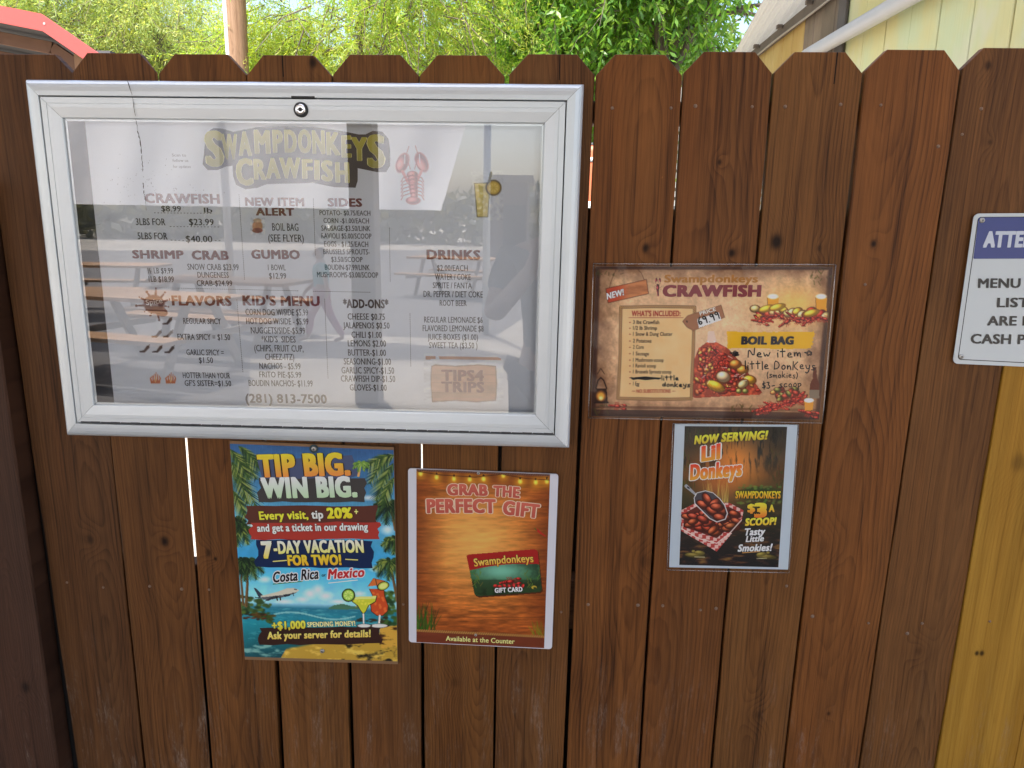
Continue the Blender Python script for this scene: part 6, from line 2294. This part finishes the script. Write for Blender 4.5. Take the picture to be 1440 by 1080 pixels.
for (rx, ry, rot, lb) in ((215, 520, 14, "picnic table nearest the fence, mirrored low in the left of the case glass"), (330, 478, 10, "picnic table behind the nearest one, mirrored beside the dotted rules of the menu"),
                          (150, 440, -6, "picnic table far to the left, mirrored at the left edge of the glass"), (640, 415, 20, "picnic table standing out in the sunlit gravel, mirrored right of the post")):
    g = mirror_ground(rx, ry)
    picnic(g[0], g[1], rot, lb)


def skinned(name, pts, edges, radii, mat, parent, root_i=0, sub=2):
    me = bpy.data.meshes.new(name)
    me.from_pydata([tuple(p) for p in pts], edges, [])
    o = bpy.data.objects.new(name, me)
    COL.objects.link(o)
    o.parent = parent
    md = o.modifiers.new("skin", 'SKIN')
    md.use_smooth_shade = True
    for i, r in enumerate(radii):
        rr = (r, r) if not hasattr(r, '__len__') else r
        me.skin_vertices[0].data[i].radius = rr
        me.skin_vertices[0].data[i].use_root = (i == root_i)
    sm = o.modifiers.new("sub", 'SUBSURF')
    sm.levels = sm.render_levels = sub
    me.materials.append(mat)
    return o


M_SKIN = plain("skin", (.50, .30, .22), rough=.5, var=.06)
M_HAIR = plain("dark_hair", (.045, .03, .022), rough=.6)


def person(label, loc, rot, s, shirt, trousers, arm_fwd, stride):
    root = empty("person", loc, label, "person", None, math.radians(rot))
    V = []
    E_ = []
    R_ = []
    def add(p, r, j=None):
        V.append(np.array(p) * s); R_.append(r * s)
        if j is not None:
            E_.append((j, len(V) - 1))
        return len(V) - 1
    pel = add((0, 0, .94), .135); wst = add((0, 0, 1.10), .125, pel); che = add((0, .0, 1.30), .15, wst); sh = add((0, 0, 1.42), .105, che)
    nk = add((0, .01, 1.50), .055, sh); hd = add((0, .03, 1.60), .085, nk); ht = add((0, .02, 1.70), .08, hd)
    legs, arms = [], []
    for sd, st in ((-1, stride), (1, -stride)):
        hp = add((sd * .10, 0, .88), .095, pel)
        kn = add((sd * .11, .18 * st + .03, .50), .06, hp)
        an = add((sd * .11, .34 * st - .04, .09), .042, kn)
        to = add((sd * .13, .34 * st + .14, .035), .035, an)
        legs.append((hp, kn, an))
        s1 = add((sd * .19, 0, 1.40), .062, sh)
        if arm_fwd:
            el = add((sd * .26, .10, 1.18), .045, s1); wr = add((sd * .10, .30, 1.38), .032, el); pm = add((sd * .075, .35, 1.44), .034, wr)
        else:
            el = add((sd * .24, -.06 * sd * stride - .02, 1.13), .045, s1); wr = add((sd * .25, .10 - .2 * sd * stride, .90), .032, el); pm = add((sd * .25, .13 - .2 * sd * stride, .83), .034, wr)
        arms.append((s1, el, wr))
        dv = V[pm] / s - V[wr] / s
        dv /= np.linalg.norm(dv)
        sx = np.array([-sd * .9, .3, 0])
        for f in range(5):
            off = sx * (.03 - .014 * f) if f else sx * .035
            L = (.045, .07, .078, .07, .055)[f]
            b0 = add(V[pm] / s + off * .8 + dv * (.02 if f else -.01), .010, pm)
            b1 = add(V[b0] / s + dv * L * .55 + (sx * .03 if f == 0 else 0) , .0085, b0)
            add(V[b1] / s + dv * L * .45 + np.array([-sd * .012, .012, -.004]), .007, b1)
    skinned("body", V, E_, R_, M_SKIN, root, pel)
    # shirt and trousers follow the body a little outside it
    T = [V[pel], V[wst], V[che], V[sh]]
    tv = [T[0] + np.array([0, 0, .02 * s]), T[1], T[2], T[3]]
    te = [(0, 1), (1, 2), (2, 3)]
    tr_ = [.155 * s, .145 * s, .172 * s, .12 * s]
    for (s1, el, wr) in arms:
        k = len(tv)
        tv += [V[s1], V[s1] * .35 + V[el] * .65]
        te += [(3, k), (k, k + 1)]
        tr_ += [.08 * s, .068 * s]
    skinned("shirt", tv, te, tr_, plain("shirt_cloth_%d" % len(bpy.data.materials), shirt, rough=.85, var=.1), root, 0)
    tv = [V[pel] + np.array([0, 0, .02 * s])]
    te, tr_ = [], [.15 * s]
    for (hp, kn, an) in legs:
        k = len(tv)
        tv += [V[hp], V[kn], V[an] + np.array([0, 0, .03 * s])]
        te += [(0, k), (k, k + 1), (k + 1, k + 2)]
        tr_ += [.112 * s, .078 * s, .062 * s]
    skinned("trousers", tv, te, tr_, plain("trouser_cloth_%d" % len(bpy.data.materials), trousers, rough=.85, var=.1), root, 0)
    skinned("hair", [V[ht] + np.array([0, -.01, .02]) * s, V[hd] + np.array([0, -.055, .0]) * s, V[hd] + np.array([0, -.05, -.09]) * s], [(0, 1), (1, 2)], [.085 * s, .07 * s, .05 * s], M_HAIR, root, 0)
    b = MB()
    h = V[hd]
    for sd in (-1, 1):
        b.tube([h + np.array([sd * .033, .080, .012]) * s, h + np.array([sd * .033, .090, .012]) * s], [.012 * s, .009 * s], 8)
    b.tube([h + np.array([-.025, .082, -.045]) * s, h + np.array([.025, .082, -.045]) * s], .007 * s, 6)
    o = bpy.data.objects.new("face", b.mesh("face", (M_HAIR,)))
    COL.objects.link(o); o.parent = root
    b = MB()
    b.tube([h + np.array([0, .075, .01]) * s, h + np.array([0, .105, -.015]) * s, h + np.array([0, .085, -.022]) * s], [.012 * s, .016 * s, .012 * s], 8)
    o = bpy.data.objects.new("nose", b.mesh("nose", (M_SKIN,), True))
    COL.objects.link(o); o.parent = root
    return root


g = mirror_ground(455, 481)
person("child in a teal top and pink trousers walking across the yard, mirrored in the glass", (g[0], g[1], 0), 70, .68, (.12, .42, .45), (.55, .20, .30), False, .9)
person("standing photographer in a grey shirt and dark trousers facing the fence", (0.12, -1.78, 0), 0, .99, (.10, .105, .115), (.05, .055, .07), True, .0)
